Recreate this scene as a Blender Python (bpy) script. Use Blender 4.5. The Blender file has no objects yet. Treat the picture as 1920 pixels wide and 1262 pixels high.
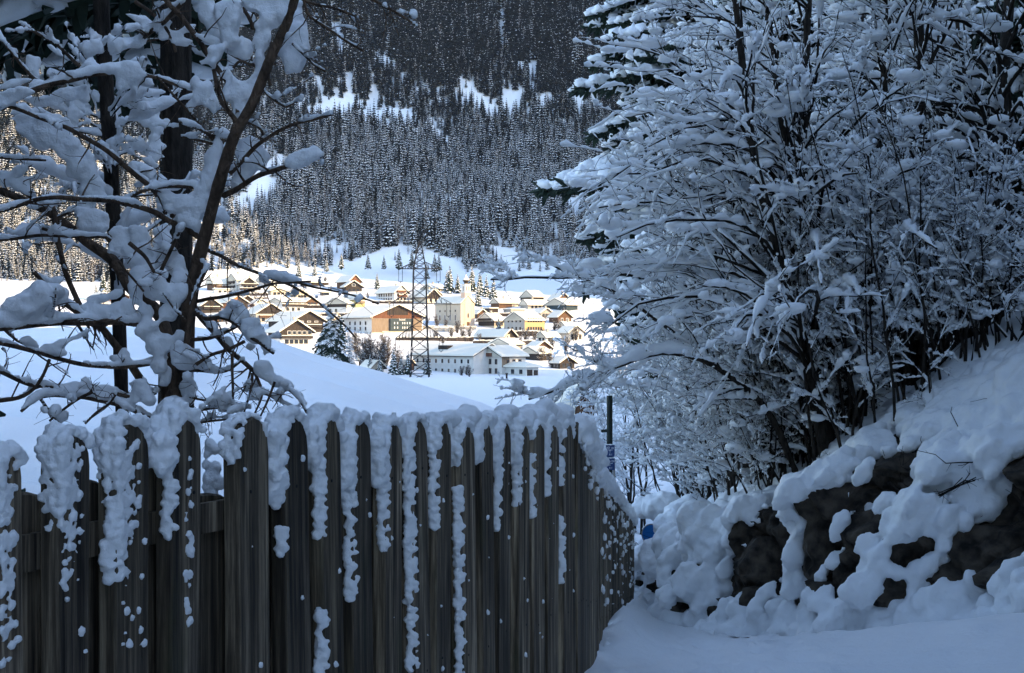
import bpy, math, random
import numpy as np
from mathutils import Vector, Matrix

D = bpy.data
SC = bpy.context.scene
COL = SC.collection
PI = math.pi
F = 2667.0            # focal length in photo pixels (50 mm on 36 mm, 1920 px wide)
CU, CV = 960.0, 631.0

def P(u, v, Y):
    """point at distance Y that the photo shows at pixel u, v"""
    return np.array(((u - CU) / F * Y, Y, (CV - v) / F * Y))

def smooth(a, b, x):
    t = np.clip((np.asarray(x, float) - a) / (b - a), 0, 1)
    return t * t * (3 - 2 * t)

# ------------------------------------------------------------------ noise
def _hash(i, j, k, seed):
    n = (i * 73856093) ^ (j * 19349663) ^ (k * 83492791) ^ (seed * 2654435761)
    n = (n ^ (n >> 13)) & 0x7fffffff
    n = (n * 1274126177) & 0x7fffffff
    n = (n ^ (n >> 16)) & 0x7fffffff
    return (n & 0xffffff) / float(0xffffff)

def vnoise(p, seed=0):
    p = np.asarray(p, float)
    f = np.floor(p)
    i = f.astype(np.int64)
    t = p - f
    t = t * t * t * (t * (t * 6 - 15) + 10)
    x, y, z = t[..., 0], t[..., 1], t[..., 2]
    r = 0
    for dx in (0, 1):
        wx = x if dx else 1 - x
        for dy in (0, 1):
            wy = y if dy else 1 - y
            for dz in (0, 1):
                wz = z if dz else 1 - z
                r = r + wx * wy * wz * _hash(i[..., 0] + dx, i[..., 1] + dy, i[..., 2] + dz, seed)
    return r * 2 - 1

def fbm(p, oct=4, seed=0, gain=.5, lac=2.03):
    p = np.asarray(p, float)
    a, s, r = 1.0, 0.0, 0
    for o in range(oct):
        r = r + a * vnoise(p, seed + o * 17)
        s += a
        a *= gain
        p = p * lac + 11.3
    return r / s

def worley(p, seed=0):
    p = np.asarray(p, float); i = np.floor(p).astype(np.int64)
    f1 = np.full(p.shape[:-1], 9.); f2 = f1.copy(); cid = f1 * 0
    for dx in (-1, 0, 1):
        for dy in (-1, 0, 1):
            for dz in (-1, 0, 1):
                c = i + (dx, dy, dz)
                q = np.stack([_hash(c[..., 0], c[..., 1], c[..., 2], seed + k) for k in (1, 2, 3)], -1) + c
                d = np.linalg.norm(q - p, axis=-1)
                n = d < f1
                f2 = np.where(n, f1, np.minimum(f2, d)); cid = np.where(n, _hash(c[..., 0], c[..., 1], c[..., 2], seed + 7), cid); f1 = np.where(n, d, f1)
    return f1, f2, cid

# ------------------------------------------------------------------ meshes
class MB:
    """collects vertices and faces, then links them as ONE mesh object"""
    def __init__(self):
        self.v, self.f, self.m, self.n = [], [], [], 0
    def add(self, verts, faces, mat=0):
        verts = np.asarray(verts, float).reshape(-1, 3)
        faces = np.asarray(faces, np.int64)
        if len(verts) == 0 or len(faces) == 0:
            return
        self.v.append(verts)
        self.f.append((faces + self.n))
        self.m.append(np.full(len(faces), mat, np.int32) if np.isscalar(mat) else np.asarray(mat, np.int32))
        self.n += len(verts)
    def poly(self, verts, face_list, mat=0):
        for k in sorted({len(f) for f in face_list}):
            fs = [f for f in face_list if len(f) == k]
            if fs:
                self.f.append(np.array(fs) + self.n)
                self.m.append(np.full(len(fs), mat, np.int32))
        self.v.append(np.asarray(verts, float).reshape(-1, 3))
        self.n += len(self.v[-1])
    def box(self, c, s, R=None, mat=0):
        v = np.array([(x, y, z) for x in (-.5, .5) for y in (-.5, .5) for z in (-.5, .5)]) * np.asarray(s)
        if R is not None:
            v = v @ np.asarray(R).T
        self.add(v + np.asarray(c), [(0, 1, 3, 2), (4, 6, 7, 5), (0, 4, 5, 1), (2, 3, 7, 6), (0, 2, 6, 4), (1, 5, 7, 3)], mat)
    def prism(self, outline, depth_vec, mat=0):
        """planar outline (n,3) swept along depth_vec"""
        o = np.asarray(outline, float)
        n = len(o)
        v = np.vstack([o, o + np.asarray(depth_vec)])
        fl = [tuple(range(n))[::-1], tuple(range(n, 2 * n))] + [(i, (i + 1) % n, n + (i + 1) % n, n + i) for i in range(n)]
        self.poly(v, fl, mat)
    def mesh(self, name, mats, smooth_shade=False):
        me = D.meshes.new(name)
        V = np.vstack(self.v)
        loops = np.concatenate([f.ravel() for f in self.f])
        cnt = np.concatenate([np.full(len(f), f.shape[1], np.int64) for f in self.f])
        start = np.concatenate([[0], np.cumsum(cnt)[:-1]])
        me.vertices.add(len(V)); me.loops.add(len(loops)); me.polygons.add(len(cnt))
        me.vertices.foreach_set('co', V.astype(np.float32).ravel())
        me.loops.foreach_set('vertex_index', loops.astype(np.int32))
        me.polygons.foreach_set('loop_start', start.astype(np.int32))
        me.polygons.foreach_set('loop_total', cnt.astype(np.int32))
        me.polygons.foreach_set('material_index', np.concatenate(self.m).astype(np.int32))
        me.polygons.foreach_set('use_smooth', np.full(len(cnt), smooth_shade, bool))
        for m in (mats if isinstance(mats, (list, tuple)) else [mats]):
            me.materials.append(m)
        me.update(calc_edges=True)
        me.validate()
        return me
    def build(self, name, mats, parent=None, smooth_shade=False):
        return obj(name, self.mesh(name, mats, smooth_shade), parent)

def obj(name, me, parent=None, loc=None):
    o = D.objects.new(name, me)
    COL.objects.link(o)
    if parent is not None:
        o.parent = parent
    if loc is not None:
        o.location = loc
    return o

def tag(o, label=None, cat=None, group=None, kind=None):
    if label: o['label'] = label
    if cat: o['category'] = cat
    if group: o['group'] = group
    if kind: o['kind'] = kind
    return o

def empty(name, loc=(0, 0, 0), rz=0.0):
    o = D.objects.new(name, None)
    o.empty_display_size = .2
    COL.objects.link(o)
    o.location = loc
    o.rotation_euler = (0, 0, rz)
    return o

def copy_tree(o, parent=None):
    c = o.copy()
    COL.objects.link(c)
    c.parent = parent
    for ch in [x for x in SC.objects if x.parent == o]:
        copy_tree(ch, c)
    return c

def grid_faces(nu, nv):
    a = np.arange(nu * nv).reshape(nu, nv)
    return np.stack([a[:-1, :-1].ravel(), a[1:, :-1].ravel(), a[1:, 1:].ravel(), a[:-1, 1:].ravel()], 1)

def tubes(mb, Pn, Rn, k=4, mat=0, squash=None, cap=True):
    """Pn (T,n,3) centre lines, Rn (T,n) radii"""
    Pn = np.asarray(Pn, float); Rn = np.asarray(Rn, float)
    T, n, _ = Pn.shape
    if T == 0: return
    tan = np.gradient(Pn, axis=1)
    tan /= np.linalg.norm(tan, axis=2, keepdims=True) + 1e-9
    up = np.zeros_like(tan); up[..., 2] = 1
    steep = np.abs(tan[..., 2]) > .93
    alt = np.zeros_like(tan); alt[..., 1] = 1
    up = np.where(steep[..., None], alt, up)
    a = np.cross(tan, up); a /= np.linalg.norm(a, axis=2, keepdims=True) + 1e-9
    b = np.cross(a, tan)
    ang = np.arange(k) * 2 * PI / k + PI / k
    ring = a[:, :, None, :] * np.cos(ang)[None, None, :, None] + b[:, :, None, :] * np.sin(ang)[None, None, :, None] * (1 if squash is None else squash)
    V = Pn[:, :, None, :] + ring * Rn[:, :, None, None]
    idx = np.arange(T * n * k).reshape(T, n, k)
    A = idx[:, :-1, :]; B = idx[:, 1:, :]
    fs = np.stack([A, np.roll(A, -1, 2), np.roll(B, -1, 2), B], -1).reshape(-1, 4)
    mb.add(V.reshape(-1, 3), fs, mat)

def resample(line, n):
    line = np.asarray(line, float)
    d = np.concatenate([[0], np.cumsum(np.linalg.norm(np.diff(line, axis=0), axis=1))])
    t = np.linspace(0, d[-1], n)
    # smooth with Catmull-Rom like interpolation: linear resample then relax
    out = np.stack([np.interp(t, d, line[:, i]) for i in range(line.shape[1])], 1)
    for _ in range(2):
        out[1:-1] = .5 * out[1:-1] + .25 * (out[:-2] + out[2:])
    return out

def _ico(sub):
    t = (1 + 5 ** .5) / 2
    v = [(-1, t, 0), (1, t, 0), (-1, -t, 0), (1, -t, 0), (0, -1, t), (0, 1, t), (0, -1, -t), (0, 1, -t), (t, 0, -1), (t, 0, 1), (-t, 0, -1), (-t, 0, 1)]
    f = [(0, 11, 5), (0, 5, 1), (0, 1, 7), (0, 7, 10), (0, 10, 11), (1, 5, 9), (5, 11, 4), (11, 10, 2), (10, 7, 6), (7, 1, 8), (3, 9, 4), (3, 4, 2), (3, 2, 6), (3, 6, 8), (3, 8, 9), (4, 9, 5), (2, 4, 11), (6, 2, 10), (8, 6, 7), (9, 8, 1)]
    v = [np.array(x, float) / np.linalg.norm(x) for x in v]
    for _ in range(sub):
        cache, nf = {}, []
        def mid(a, b):
            key = (min(a, b), max(a, b))
            if key not in cache:
                m = v[a] + v[b]
                v.append(m / np.linalg.norm(m)); cache[key] = len(v) - 1
            return cache[key]
        for a, b, c in f:
            ab, bc, ca = mid(a, b), mid(b, c), mid(c, a)
            nf += [(a, ab, ca), (b, bc, ab), (c, ca, bc), (ab, bc, ca)]
        f = nf
    return np.array(v), np.array(f)
ICO = {s: _ico(s) for s in (1, 2, 3)}

def blobs(mb, C, R, sub=1, rng=None, bump=.0, rot=None, mat=0):
    """many ellipsoids: C (N,3), R (N,3) or (N,)"""
    C = np.asarray(C, float).reshape(-1, 3); R = np.asarray(R, float)
    if R.ndim == 1: R = np.repeat(R[:, None], 3, 1)
    v, f = ICO[sub]
    N, k = len(C), len(v)
    if N == 0: return
    V = np.repeat(v[None], N, 0)
    if bump and rng is not None:
        off = rng.uniform(0, 100, (N, 1, 3))
        V = V * (1 + bump * vnoise(V * 2.1 + off, 5))[..., None]
    V = V * R[:, None, :]
    if rot is not None:
        V = np.einsum('nij,nkj->nki', np.asarray(rot, float), V)
    V = V + C[:, None, :]
    fs = (f[None] + (np.arange(N) * k)[:, None, None]).reshape(-1, 3)
    mb.add(V.reshape(-1, 3), fs, mat)

def rotm(axis, a):
    return np.array(Matrix.Rotation(a, 3, axis))

def fuse(mb, voxel, mat, noise=.0, nscale=8., iters=3, seed=1, name='snow', fine=0., fscale=40.):
    """melts the overlapping blobs of mb into one skin; returns the mesh"""
    me = mb.mesh(name, mat)
    o = obj(name, me)
    m = o.modifiers.new('r', 'REMESH'); m.mode = 'VOXEL'; m.voxel_size = voxel; m.use_smooth_shade = True
    if iters:
        s = o.modifiers.new('s', 'SMOOTH'); s.iterations = iters; s.factor = .5
    dg = bpy.context.evaluated_depsgraph_get()
    out = D.meshes.new_from_object(o.evaluated_get(dg))
    D.objects.remove(o); D.meshes.remove(me)
    out.name = name
    n = len(out.vertices)
    co = np.empty(n * 3, np.float32); out.vertices.foreach_get('co', co); co = co.reshape(-1, 3)
    if noise or fine:
        nr = np.empty(n * 3, np.float32); out.vertex_normals.foreach_get('vector', nr); nr = nr.reshape(-1, 3)
        d = noise * fbm(co * nscale, 3, seed) if noise else 0
        if fine: d = d + fine * fbm(co * fscale, 2, seed + 9)
        out.vertices.foreach_set('co', (co + nr * np.asarray(d)[:, None]).astype(np.float32).ravel())
    out.polygons.foreach_set('use_smooth', np.ones(len(out.polygons), bool))
    out.materials.clear(); out.materials.append(mat)
    out.update()
    return out

# ------------------------------------------------------------------ materials
def mat(name, col, rough=.8, spec=.3, var=0., vscale=3., stretch=(1, 1, 1), bump=0., bscale=20., metal=0., col2=None, coord='Object'):
    m = D.materials.new(name); m.use_nodes = True
    nt = m.node_tree; N = nt.nodes; L = nt.links
    b = N['Principled BSDF']
    b.inputs['Roughness'].default_value = rough
    b.inputs['Specular IOR Level'].default_value = spec
    b.inputs['Metallic'].default_value = metal
    tc = N.new('ShaderNodeTexCoord'); mp = N.new('ShaderNodeMapping')
    mp.inputs['Scale'].default_value = stretch
    L.new(tc.outputs[coord], mp.inputs['Vector'])
    c1 = (*col, 1)
    b.inputs['Base Color'].default_value = c1
    if var or col2:
        nz = N.new('ShaderNodeTexNoise'); nz.inputs['Scale'].default_value = vscale; nz.inputs['Detail'].default_value = 5
        L.new(mp.outputs[0], nz.inputs['Vector'])
        cr = N.new('ShaderNodeValToRGB')
        if col2:
            a, c = c1, (*col2, 1)
        else:
            a = tuple(max(0, x * (1 - var)) for x in col) + (1,); c = tuple(min(1, x * (1 + var)) for x in col) + (1,)
        cr.color_ramp.elements[0].position = .36; cr.color_ramp.elements[0].color = a
        cr.color_ramp.elements[1].position = .64; cr.color_ramp.elements[1].color = c
        L.new(nz.outputs['Fac'], cr.inputs['Fac']); L.new(cr.outputs['Color'], b.inputs['Base Color'])
    if bump:
        nb = N.new('ShaderNodeTexNoise'); nb.inputs['Scale'].default_value = bscale; nb.inputs['Detail'].default_value = 4
        L.new(mp.outputs[0], nb.inputs['Vector'])
        bp = N.new('ShaderNodeBump'); bp.inputs['Strength'].default_value = bump; bp.inputs['Distance'].default_value = .02
        L.new(nb.outputs['Fac'], bp.inputs['Height']); L.new(bp.outputs[0], b.inputs['Normal'])
    return m

def snow_mat(name, bump=.35, bscale=38., dist=.012, col=(.86, .87, .88)):
    m = mat(name, col, rough=.55, spec=.25)
    nt = m.node_tree; N = nt.nodes; L = nt.links; b = N['Principled BSDF']
    tc = N.new('ShaderNodeTexCoord')
    n1 = N.new('ShaderNodeTexNoise'); n1.inputs['Scale'].default_value = bscale; n1.inputs['Detail'].default_value = 6; n1.inputs['Roughness'].default_value = .65
    L.new(tc.outputs['Object'], n1.inputs['Vector'])
    bp = N.new('ShaderNodeBump'); bp.inputs['Strength'].default_value = bump; bp.inputs['Distance'].default_value = dist
    L.new(n1.outputs['Fac'], bp.inputs['Height']); L.new(bp.outputs[0], b.inputs['Normal'])
    return m

M = {}
M['snow'] = snow_mat('snow', .6, 42., .016)
M['snow_far'] = snow_mat('snow_far', .25, 1.2, .3)
M['snow_ground'] = snow_mat('snow_ground', .6, 18., .035)
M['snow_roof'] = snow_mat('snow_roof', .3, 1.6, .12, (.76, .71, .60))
M['bark'] = mat('bark', (.014, .011, .009), .9, .2, col2=(.045, .036, .028), vscale=9, stretch=(3, 3, .8), bump=.9, bscale=30)
M['bark_brown'] = mat('bark_brown', (.045, .029, .019), .85, .25, col2=(.15, .098, .064), vscale=14, stretch=(1.6, 1.6, .8), bump=1., bscale=55)
M['twig'] = mat('twig', (.010, .008, .006), .85, .2, col2=(.028, .021, .016), vscale=6)
M['needle'] = mat('needle', (.012, .022, .016), .8, .2, col2=(.030, .046, .030), vscale=4)
M['needle_far'] = mat('needle_far', (.003, .006, .008), .9, .1, col2=(.008, .013, .016), vscale=.15)
M['larch_far'] = mat('larch_far', (.035, .026, .022), .9, .1, col2=(.075, .058, .048), vscale=.15)
M['wood_fence'] = None
M['metal_dark'] = mat('metal_dark', (.010, .010, .011), .7, .3)
M['glass'] = mat('glass', (.018, .022, .028), .12, .6)
M['frame_white'] = mat('frame_white', (.62, .60, .56), .6)

def fence_mat():
    m = D.materials.new('weathered_wood'); m.use_nodes = True
    nt = m.node_tree; N = nt.nodes; L = nt.links; b = N['Principled BSDF']
    b.inputs['Roughness'].default_value = .78; b.inputs['Specular IOR Level'].default_value = .3
    tc = N.new('ShaderNodeTexCoord'); oi = N.new('ShaderNodeObjectInfo')
    add = N.new('ShaderNodeVectorMath'); add.operation = 'ADD'
    sc = N.new('ShaderNodeVectorMath'); sc.operation = 'SCALE'; sc.inputs['Scale'].default_value = 37.
    comb = N.new('ShaderNodeCombineXYZ')
    for k in range(3): L.new(oi.outputs['Random'], comb.inputs[k])
    L.new(comb.outputs[0], sc.inputs[0]); L.new(tc.outputs['Object'], add.inputs[0]); L.new(sc.outputs[0], add.inputs[1])
    def noise(scale, stretch, detail=6, rough=.6):
        mp = N.new('ShaderNodeMapping'); mp.inputs['Scale'].default_value = stretch
        L.new(add.outputs[0], mp.inputs['Vector'])
        n = N.new('ShaderNodeTexNoise'); n.inputs['Scale'].default_value = scale; n.inputs['Detail'].default_value = detail; n.inputs['Roughness'].default_value = rough
        L.new(mp.outputs[0], n.inputs['Vector']); return n
    grain = noise(34, (1, 1, .035), 9, .72); big = noise(5, (1, 1, .12)); spot = noise(40, (1, 1, .25), 3)
    cr = N.new('ShaderNodeValToRGB'); e = cr.color_ramp.elements
    e[0].position = .36; e[0].color = (.016, .011, .007, 1)
    e[1].position = .68; e[1].color = (.46, .37, .26, 1)
    e2 = e.new(.5); e2.color = (.125, .098, .070, 1)
    L.new(grain.outputs['Fac'], cr.inputs['Fac'])
    cr2 = N.new('ShaderNodeValToRGB'); e = cr2.color_ramp.elements
    e[0].position = .35; e[0].color = (.45, .43, .38, 1); e[1].position = .65; e[1].color = (1.1, 1.08, 1.05, 1)
    L.new(big.outputs['Fac'], cr2.inputs['Fac'])
    mx = N.new('ShaderNodeMix'); mx.data_type = 'RGBA'; mx.blend_type = 'MULTIPLY'; mx.inputs[0].default_value = 1
    L.new(cr.outputs[0], mx.inputs[6]); L.new(cr2.outputs[0], mx.inputs[7])
    # board-to-board difference in weathering
    mr = N.new('ShaderNodeMapRange'); mr.inputs['To Min'].default_value = .5; mr.inputs['To Max'].default_value = 1.5
    L.new(oi.outputs['Random'], mr.inputs['Value'])
    sc2 = N.new('ShaderNodeVectorMath'); sc2.operation = 'SCALE'
    L.new(mx.outputs[2], sc2.inputs[0]); L.new(mr.outputs[0], sc2.inputs['Scale'])
    # greenish algae patches
    cr3 = N.new('ShaderNodeValToRGB'); e = cr3.color_ramp.elements
    e[0].position = .56; e[0].color = (0, 0, 0, 1); e[1].position = .70; e[1].color = (.6, .6, .6, 1)
    L.new(noise(7, (1, 1, .2), 4).outputs['Fac'], cr3.inputs['Fac'])
    mx2 = N.new('ShaderNodeMix'); mx2.data_type = 'RGBA'; mx2.inputs[7].default_value = (.040, .042, .018, 1)
    L.new(cr3.outputs[0], mx2.inputs[0]); L.new(sc2.outputs[0], mx2.inputs[6])
    L.new(mx2.outputs[2], b.inputs['Base Color'])
    bp = N.new('ShaderNodeBump'); bp.inputs['Strength'].default_value = .8; bp.inputs['Distance'].default_value = .004
    L.new(grain.outputs['Fac'], bp.inputs['Height'])
    bp2 = N.new('ShaderNodeBump'); bp2.inputs['Strength'].default_value = .4; bp2.inputs['Distance'].default_value = .003
    L.new(spot.outputs['Fac'], bp2.inputs['Height']); L.new(bp.outputs[0], bp2.inputs['Normal'])
    L.new(bp2.outputs[0], b.inputs['Normal'])
    return m
M['wood_fence'] = fence_mat()

def rock_mat():
    m = mat('rock', (.010, .008, .006), .85, .3, col2=(.085, .066, .048), vscale=7, bump=1., bscale=22)
    return m
M['rock'] = rock_mat()

# ------------------------------------------------------------------ camera, sun, sky
cam = D.cameras.new('camera'); cam.lens = 50.0; cam.sensor_width = 36.0; cam.clip_start = .05; cam.clip_end = 8000
cam.lens = F / 1920 * 36
co = D.objects.new('camera', cam); COL.objects.link(co)
co.location = (0, 0, 0); co.rotation_euler = (PI / 2, 0, 0)
SC.camera = co
SUN_AZ = math.atan2(.88, -.475)          # measured from +Y towards +X
SUN_EL = math.radians(21.5)
sv = Vector((math.sin(SUN_AZ) * math.cos(SUN_EL), math.cos(SUN_AZ) * math.cos(SUN_EL), math.sin(SUN_EL)))
sun = D.lights.new('sun', 'SUN'); sun.energy = 2.5; sun.angle = math.radians(.5); sun.color = (1, .70, .32)
so = D.objects.new('sun', sun); COL.objects.link(so)
so.rotation_euler = (-sv).to_track_quat('-Z', 'Y').to_euler()
w = D.worlds.new('World'); SC.world = w; w.use_nodes = True
nt = w.node_tree
sky = nt.nodes.new('ShaderNodeTexSky'); sky.sky_type = 'NISHITA'; sky.sun_disc = False
sky.sun_elevation = SUN_EL; sky.sun_rotation = SUN_AZ; sky.altitude = 800; sky.air_density = 1.0; sky.dust_density = 1.1; sky.ozone_density = 1.2
nt.links.new(sky.outputs[0], nt.nodes['Background'].inputs['Color'])
nt.nodes['Background'].inputs['Strength'].default_value = .15
SC.view_settings.view_transform = 'Standard'; SC.view_settings.look = 'None'
SC.view_settings.exposure = 1.92; SC.view_settings.gamma = 1
SC.cycles.max_bounces = 6; SC.cycles.diffuse_bounces = 4; SC.cycles.glossy_bounces = 2
SC.cycles.use_denoising = True
SC.cycles.use_adaptive_sampling = True

# ------------------------------------------------------------------ terrain
VY = np.array([-3000, 60, 120, 200, 440, 500, 600, 700, 800, 860, 1000, 1300, 2000, 4000.])
VZ = np.array([-12, -8, -11.6, -12, -12.2, -9.2, -2, 10.8, 25.8, 36, 100, 300, 800, 1500.])
def zpath(Y):
    return np.interp(Y, [-60, 0, 3.5, 7.8, 10, 19.3, 40, 70, 120], [-1.2, -1.5, -1.66, -1.88, -2.23, -3.81, -6, -8.5, -11])
# foot of the bank, far -> near, and the direction in which the bank runs back from it
BASE = np.array([(54, 420), (55, 345), (48, 300), (30, 200), (12, 100), (4.0, 55), (2.9, 40), (2.3, 26), (2.05, 22), (1.95, 19.5), (1.78, 16.5), (1.68, 14.2), (2.0, 12.7), (2.6, 11.8), (3.2, 11.0), (3.75, 10), (4.4, 8), (5.2, 5), (5.8, 1), (6.2, -6), (7, -40), (8, -400.)])
DIR = np.array((.85, .53)); DIR = DIR / np.linalg.norm(DIR); NRM = np.array((DIR[1], -DIR[0]))
BE = BASE @ NRM; BD = BASE @ DIR
def base_d(e): return np.interp(e, BE, BD)
def zbase(e):
    d0 = base_d(e)
    Y = e * NRM[1] + d0 * DIR[1]
    z = zpath(np.minimum(Y, 60))
    # the path climbs to the right where it bends towards the camera
    z = z + np.interp(e, [-10.5, -8.5, -6.5, -3, 3], [0, .05, .28, .1, 0])
    return np.where(Y > 60, np.interp(Y, VY, VZ), z)
def bank_parts(e):
    hr = np.interp(e, [-60, -30, -20, -15.5, -12.5, -10.5, -8.6, -7.2, -6, 0, 8], [.2, .4, .5, .65, .85, 1.12, 1.32, 1.12, 1.0, 1., 1.])
    tl = np.interp(e, [-60, -20, -13, -11.3, -10.2, -9.5, -8.8, 0, 8], [.5, .62, .62, .42, .34, .42, .60, .60, .6])
    return hr, tl
def bank_z(e, d):
    hr, tl = bank_parts(e)
    z = zbase(e) + hr * smooth(0, .38, d) ** .8
    z = z + np.clip(d - .35, 0, 2.3) * tl
    z = z + np.clip(d - 2.65, 0, 5) * .16
    far = np.clip(d - 7.65, 0, None)
    g = np.interp(e, [-300, -130, -60, -30, 25], [.72, .72, .62, .55, .95])
    z = z + np.minimum(far * g, np.interp(e, [-100, 20], [95, 130]) + 6 * np.sin(e * .013))
    return z
def height(X, Y):
    X = np.asarray(X, float); Y = np.asarray(Y, float)
    vz = np.interp(Y, VY, VZ)
    mt = smooth(850, 1000, Y)
    n = fbm(np.stack([X / 160, Y / 160, 0 * X], -1), 4, 3)
    n2 = fbm(np.stack([X / 60, Y / 60, 0 * X], -1), 3, 8)
    vz = vz + mt * (n * 42 + n2 * 7) + smooth(430, 600, Y) * (1 - mt) * n2 * 1.0
    vz = vz + mt * np.abs(X) * .10
    vz = vz + smooth(60, 200, Y) * (1 - smooth(430, 460, Y)) * n2 * .35
    # low step across the meadow, the dark line the photo shows at its far side
    vz = vz + .0
    vz = vz + 950 * np.exp(-((X - 640) / 200) ** 2 - (np.minimum(Y - 596, 0) / 62) ** 2 - (np.maximum(Y - 1150, 0) / 200) ** 2)  # mountain added out of view on the right to put the forest in shade
    # near side
    xc = np.array([-60, -14.4, -11.1, -9.15, -6.9, -5.4, -3.6, -2.4, -.9, 0, 2.1, 3.6, 20])
    zc = np.array([.2, .24, .31, .33, -.015, -.585, -1.11, -1.56, -2.05, -2.5, -4, -6, -6])
    c = np.interp(X * 40 / np.maximum(Y, 40), xc, zc)
    lo = zpath(Y)
    t = smooth(4, 44, Y) * .55 + np.clip((Y - 5) / 35, 0, 1) * .45
    left = (-1.72) * (1 - t) + c * t
    lw = 1 - smooth(-1.6, .4, X - .0)
    lw = np.maximum(lw, smooth(26, 38, Y))
    near = left * lw + np.minimum(lo, left) * (1 - lw)
    fx = np.interp(Y, [-20, 3, 7.8, 9.6, 19.3, 24], [-7.2, -1.25, .34, .62, 1.66, 2.2])
    side = smooth(-.15, .1, X - fx) * (1 - smooth(20, 26, Y))
    near = near * (1 - side) + lo * side
    # faint parallel ridges of the snow slope
    q = (X * .035 + Y * .20)
    rid = (np.abs(((q * 1.05) % 1.0) - .5) * 2) ** 7
    near = near - rid * .16 * (1 - side) * smooth(9, 13, Y) * (1 - smooth(42, 50, Y)) * smooth(0, 2.5, fx - X)
    fade = smooth(46, 62, Y - .15 * np.minimum(X, 0))
    drop = near - np.clip(Y - 46, 0, 400) * .25
    fade2 = smooth(44, 75, Y)
    z = near * (1 - fade2) + vz * fade2
    z = np.where(Y < 44, near, z)
    # the unseen mountain added on the right shades the foot of the forest
    vz = vz + 0
    # bank and hillside on the right
    e = X * NRM[0] + Y * NRM[1]; d = X * DIR[0] + Y * DIR[1] - base_d(e)
    climb = np.interp(e, [-10.5, -8.5, -6.5, -3, 3], [0, .05, .28, .1, 0])
    z = z + climb * smooth(-2.2, -.1, d) * (1 - smooth(.0, .3, d)) * (Y < 30)
    e = X * NRM[0] + Y * NRM[1]; d = X * DIR[0] + Y * DIR[1] - base_d(e)
    bz = bank_z(e, d)
    end = 1 - smooth(334, 352, Y - .05 * X)
    bz = z + (bz - z) * end
    under = smooth(.7, 1.3, d) * (1 - smooth(36, 40, d)) * (1 - smooth(70, 90, Y))
    z = np.where(d > 0, np.where(d < 38, np.minimum(z, bz) * smooth(70, 90, Y) + (1 - smooth(70, 90, Y)) * np.minimum(z, zbase(e) + .10 * smooth(-.2, .5, d)) , z), z)
    z = np.where(d > 0, np.where(((d > 37) | (Y > 72)), np.maximum(z, bz - .1), z - .25 * under), z)
    return z

def nonuni(lo, hi, a, b, fine, grow, cap):
    xs = list(np.arange(a, b + 1e-6, fine))
    s = fine; x = b
    while x < hi:
        s = min(s * grow, cap); x += s; xs.append(x)
    s = fine; x = a; left = []
    while x > lo:
        s = min(s * grow, cap); x -= s; left.append(x)
    return np.array(left[::-1] + xs)
gx = nonuni(-900, 900, -5.0, 4.5, .07, 1.07, 14)
gy = nonuni(-420, 2400, 2.5, 46, .10, 1.045, 14)
X, Y = np.meshgrid(gx, gy, indexing='ij')
Z = height(X, Y)
# trodden path, footprints and soft mounds along the fence
fx = np.interp(Y, [-20, 3, 7.8, 9.6, 19.3, 24], [-7.2, -1.25, .34, .62, 1.66, 2.2])
nearw = (1 - smooth(30, 45, Y)) * smooth(-8, 0, Y)
n1 = fbm(np.stack([X * 1.1, Y * 1.1, 0 * X], -1), 4, 21)
n3 = fbm(np.stack([X * 4.5, Y * 4.5, 0 * X], -1), 3, 33)
onpath = smooth(0, .15, X - fx) * nearw
n5 = fbm(np.stack([X * 13, Y * 13, 0 * X], -1), 2, 35)
Z += n1 * .05 * nearw + (n3 * .034 + n5 * .008) * onpath
rel = X - fx
mound = np.exp(-((rel - .10) / .22) ** 2) * .20 * (1 + .9 * n3) * smooth(8.5, 11, Y) * (1 - smooth(20, 24, Y))
Z += mound
rs = np.random.RandomState(4)
for k in range(120):
    y0 = rs.uniform(5, 22); x0 = np.interp(y0, [3, 7.8, 9.6, 19.3], [-1.25, .34, .62, 1.66]) + rs.uniform(.25, 1.7)
    r = rs.uniform(.08, .14)
    q = ((X - x0) / r) ** 2 + ((Y - y0) / (r * 1.9)) ** 2
    Z -= .06 * np.exp(-q ** 2) - .026 * np.exp(-((np.sqrt(q) - 1.35) / .35) ** 2)
mb = MB(); mb.add(np.stack([X, Y, Z], -1).reshape(-1, 3), grid_faces(*X.shape))
g = mb.build('ground', M['snow_ground'], None, True); tag(g, kind='structure')
GX, GY, GZ = gx, gy, Z
def gz(x, y):
    """height of the finished ground sheet"""
    i = int(np.clip(np.searchsorted(GX, x) - 1, 0, len(GX) - 2)); j = int(np.clip(np.searchsorted(GY, y) - 1, 0, len(GY) - 2))
    a = (x - GX[i]) / (GX[i + 1] - GX[i]); b = (y - GY[j]) / (GY[j + 1] - GY[j])
    return float(GZ[i, j] * (1 - a) * (1 - b) + GZ[i + 1, j] * a * (1 - b) + GZ[i, j + 1] * (1 - a) * b + GZ[i + 1, j + 1] * a * b)

# ------------------------------------------------------------------ the rocky bank
es = np.concatenate([np.linspace(-75, -21, 90)[:-1], np.arange(-21, -3.6, .026), np.linspace(-3.6, 45, 150)])
ds = np.concatenate([np.linspace(-.06, .45, 46), np.arange(.48, 4.2, .035), np.geomspace(4.25, 41, 60)])
E, Dd = np.meshgrid(es, ds, indexing='ij')
d0 = base_d(E)
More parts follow.
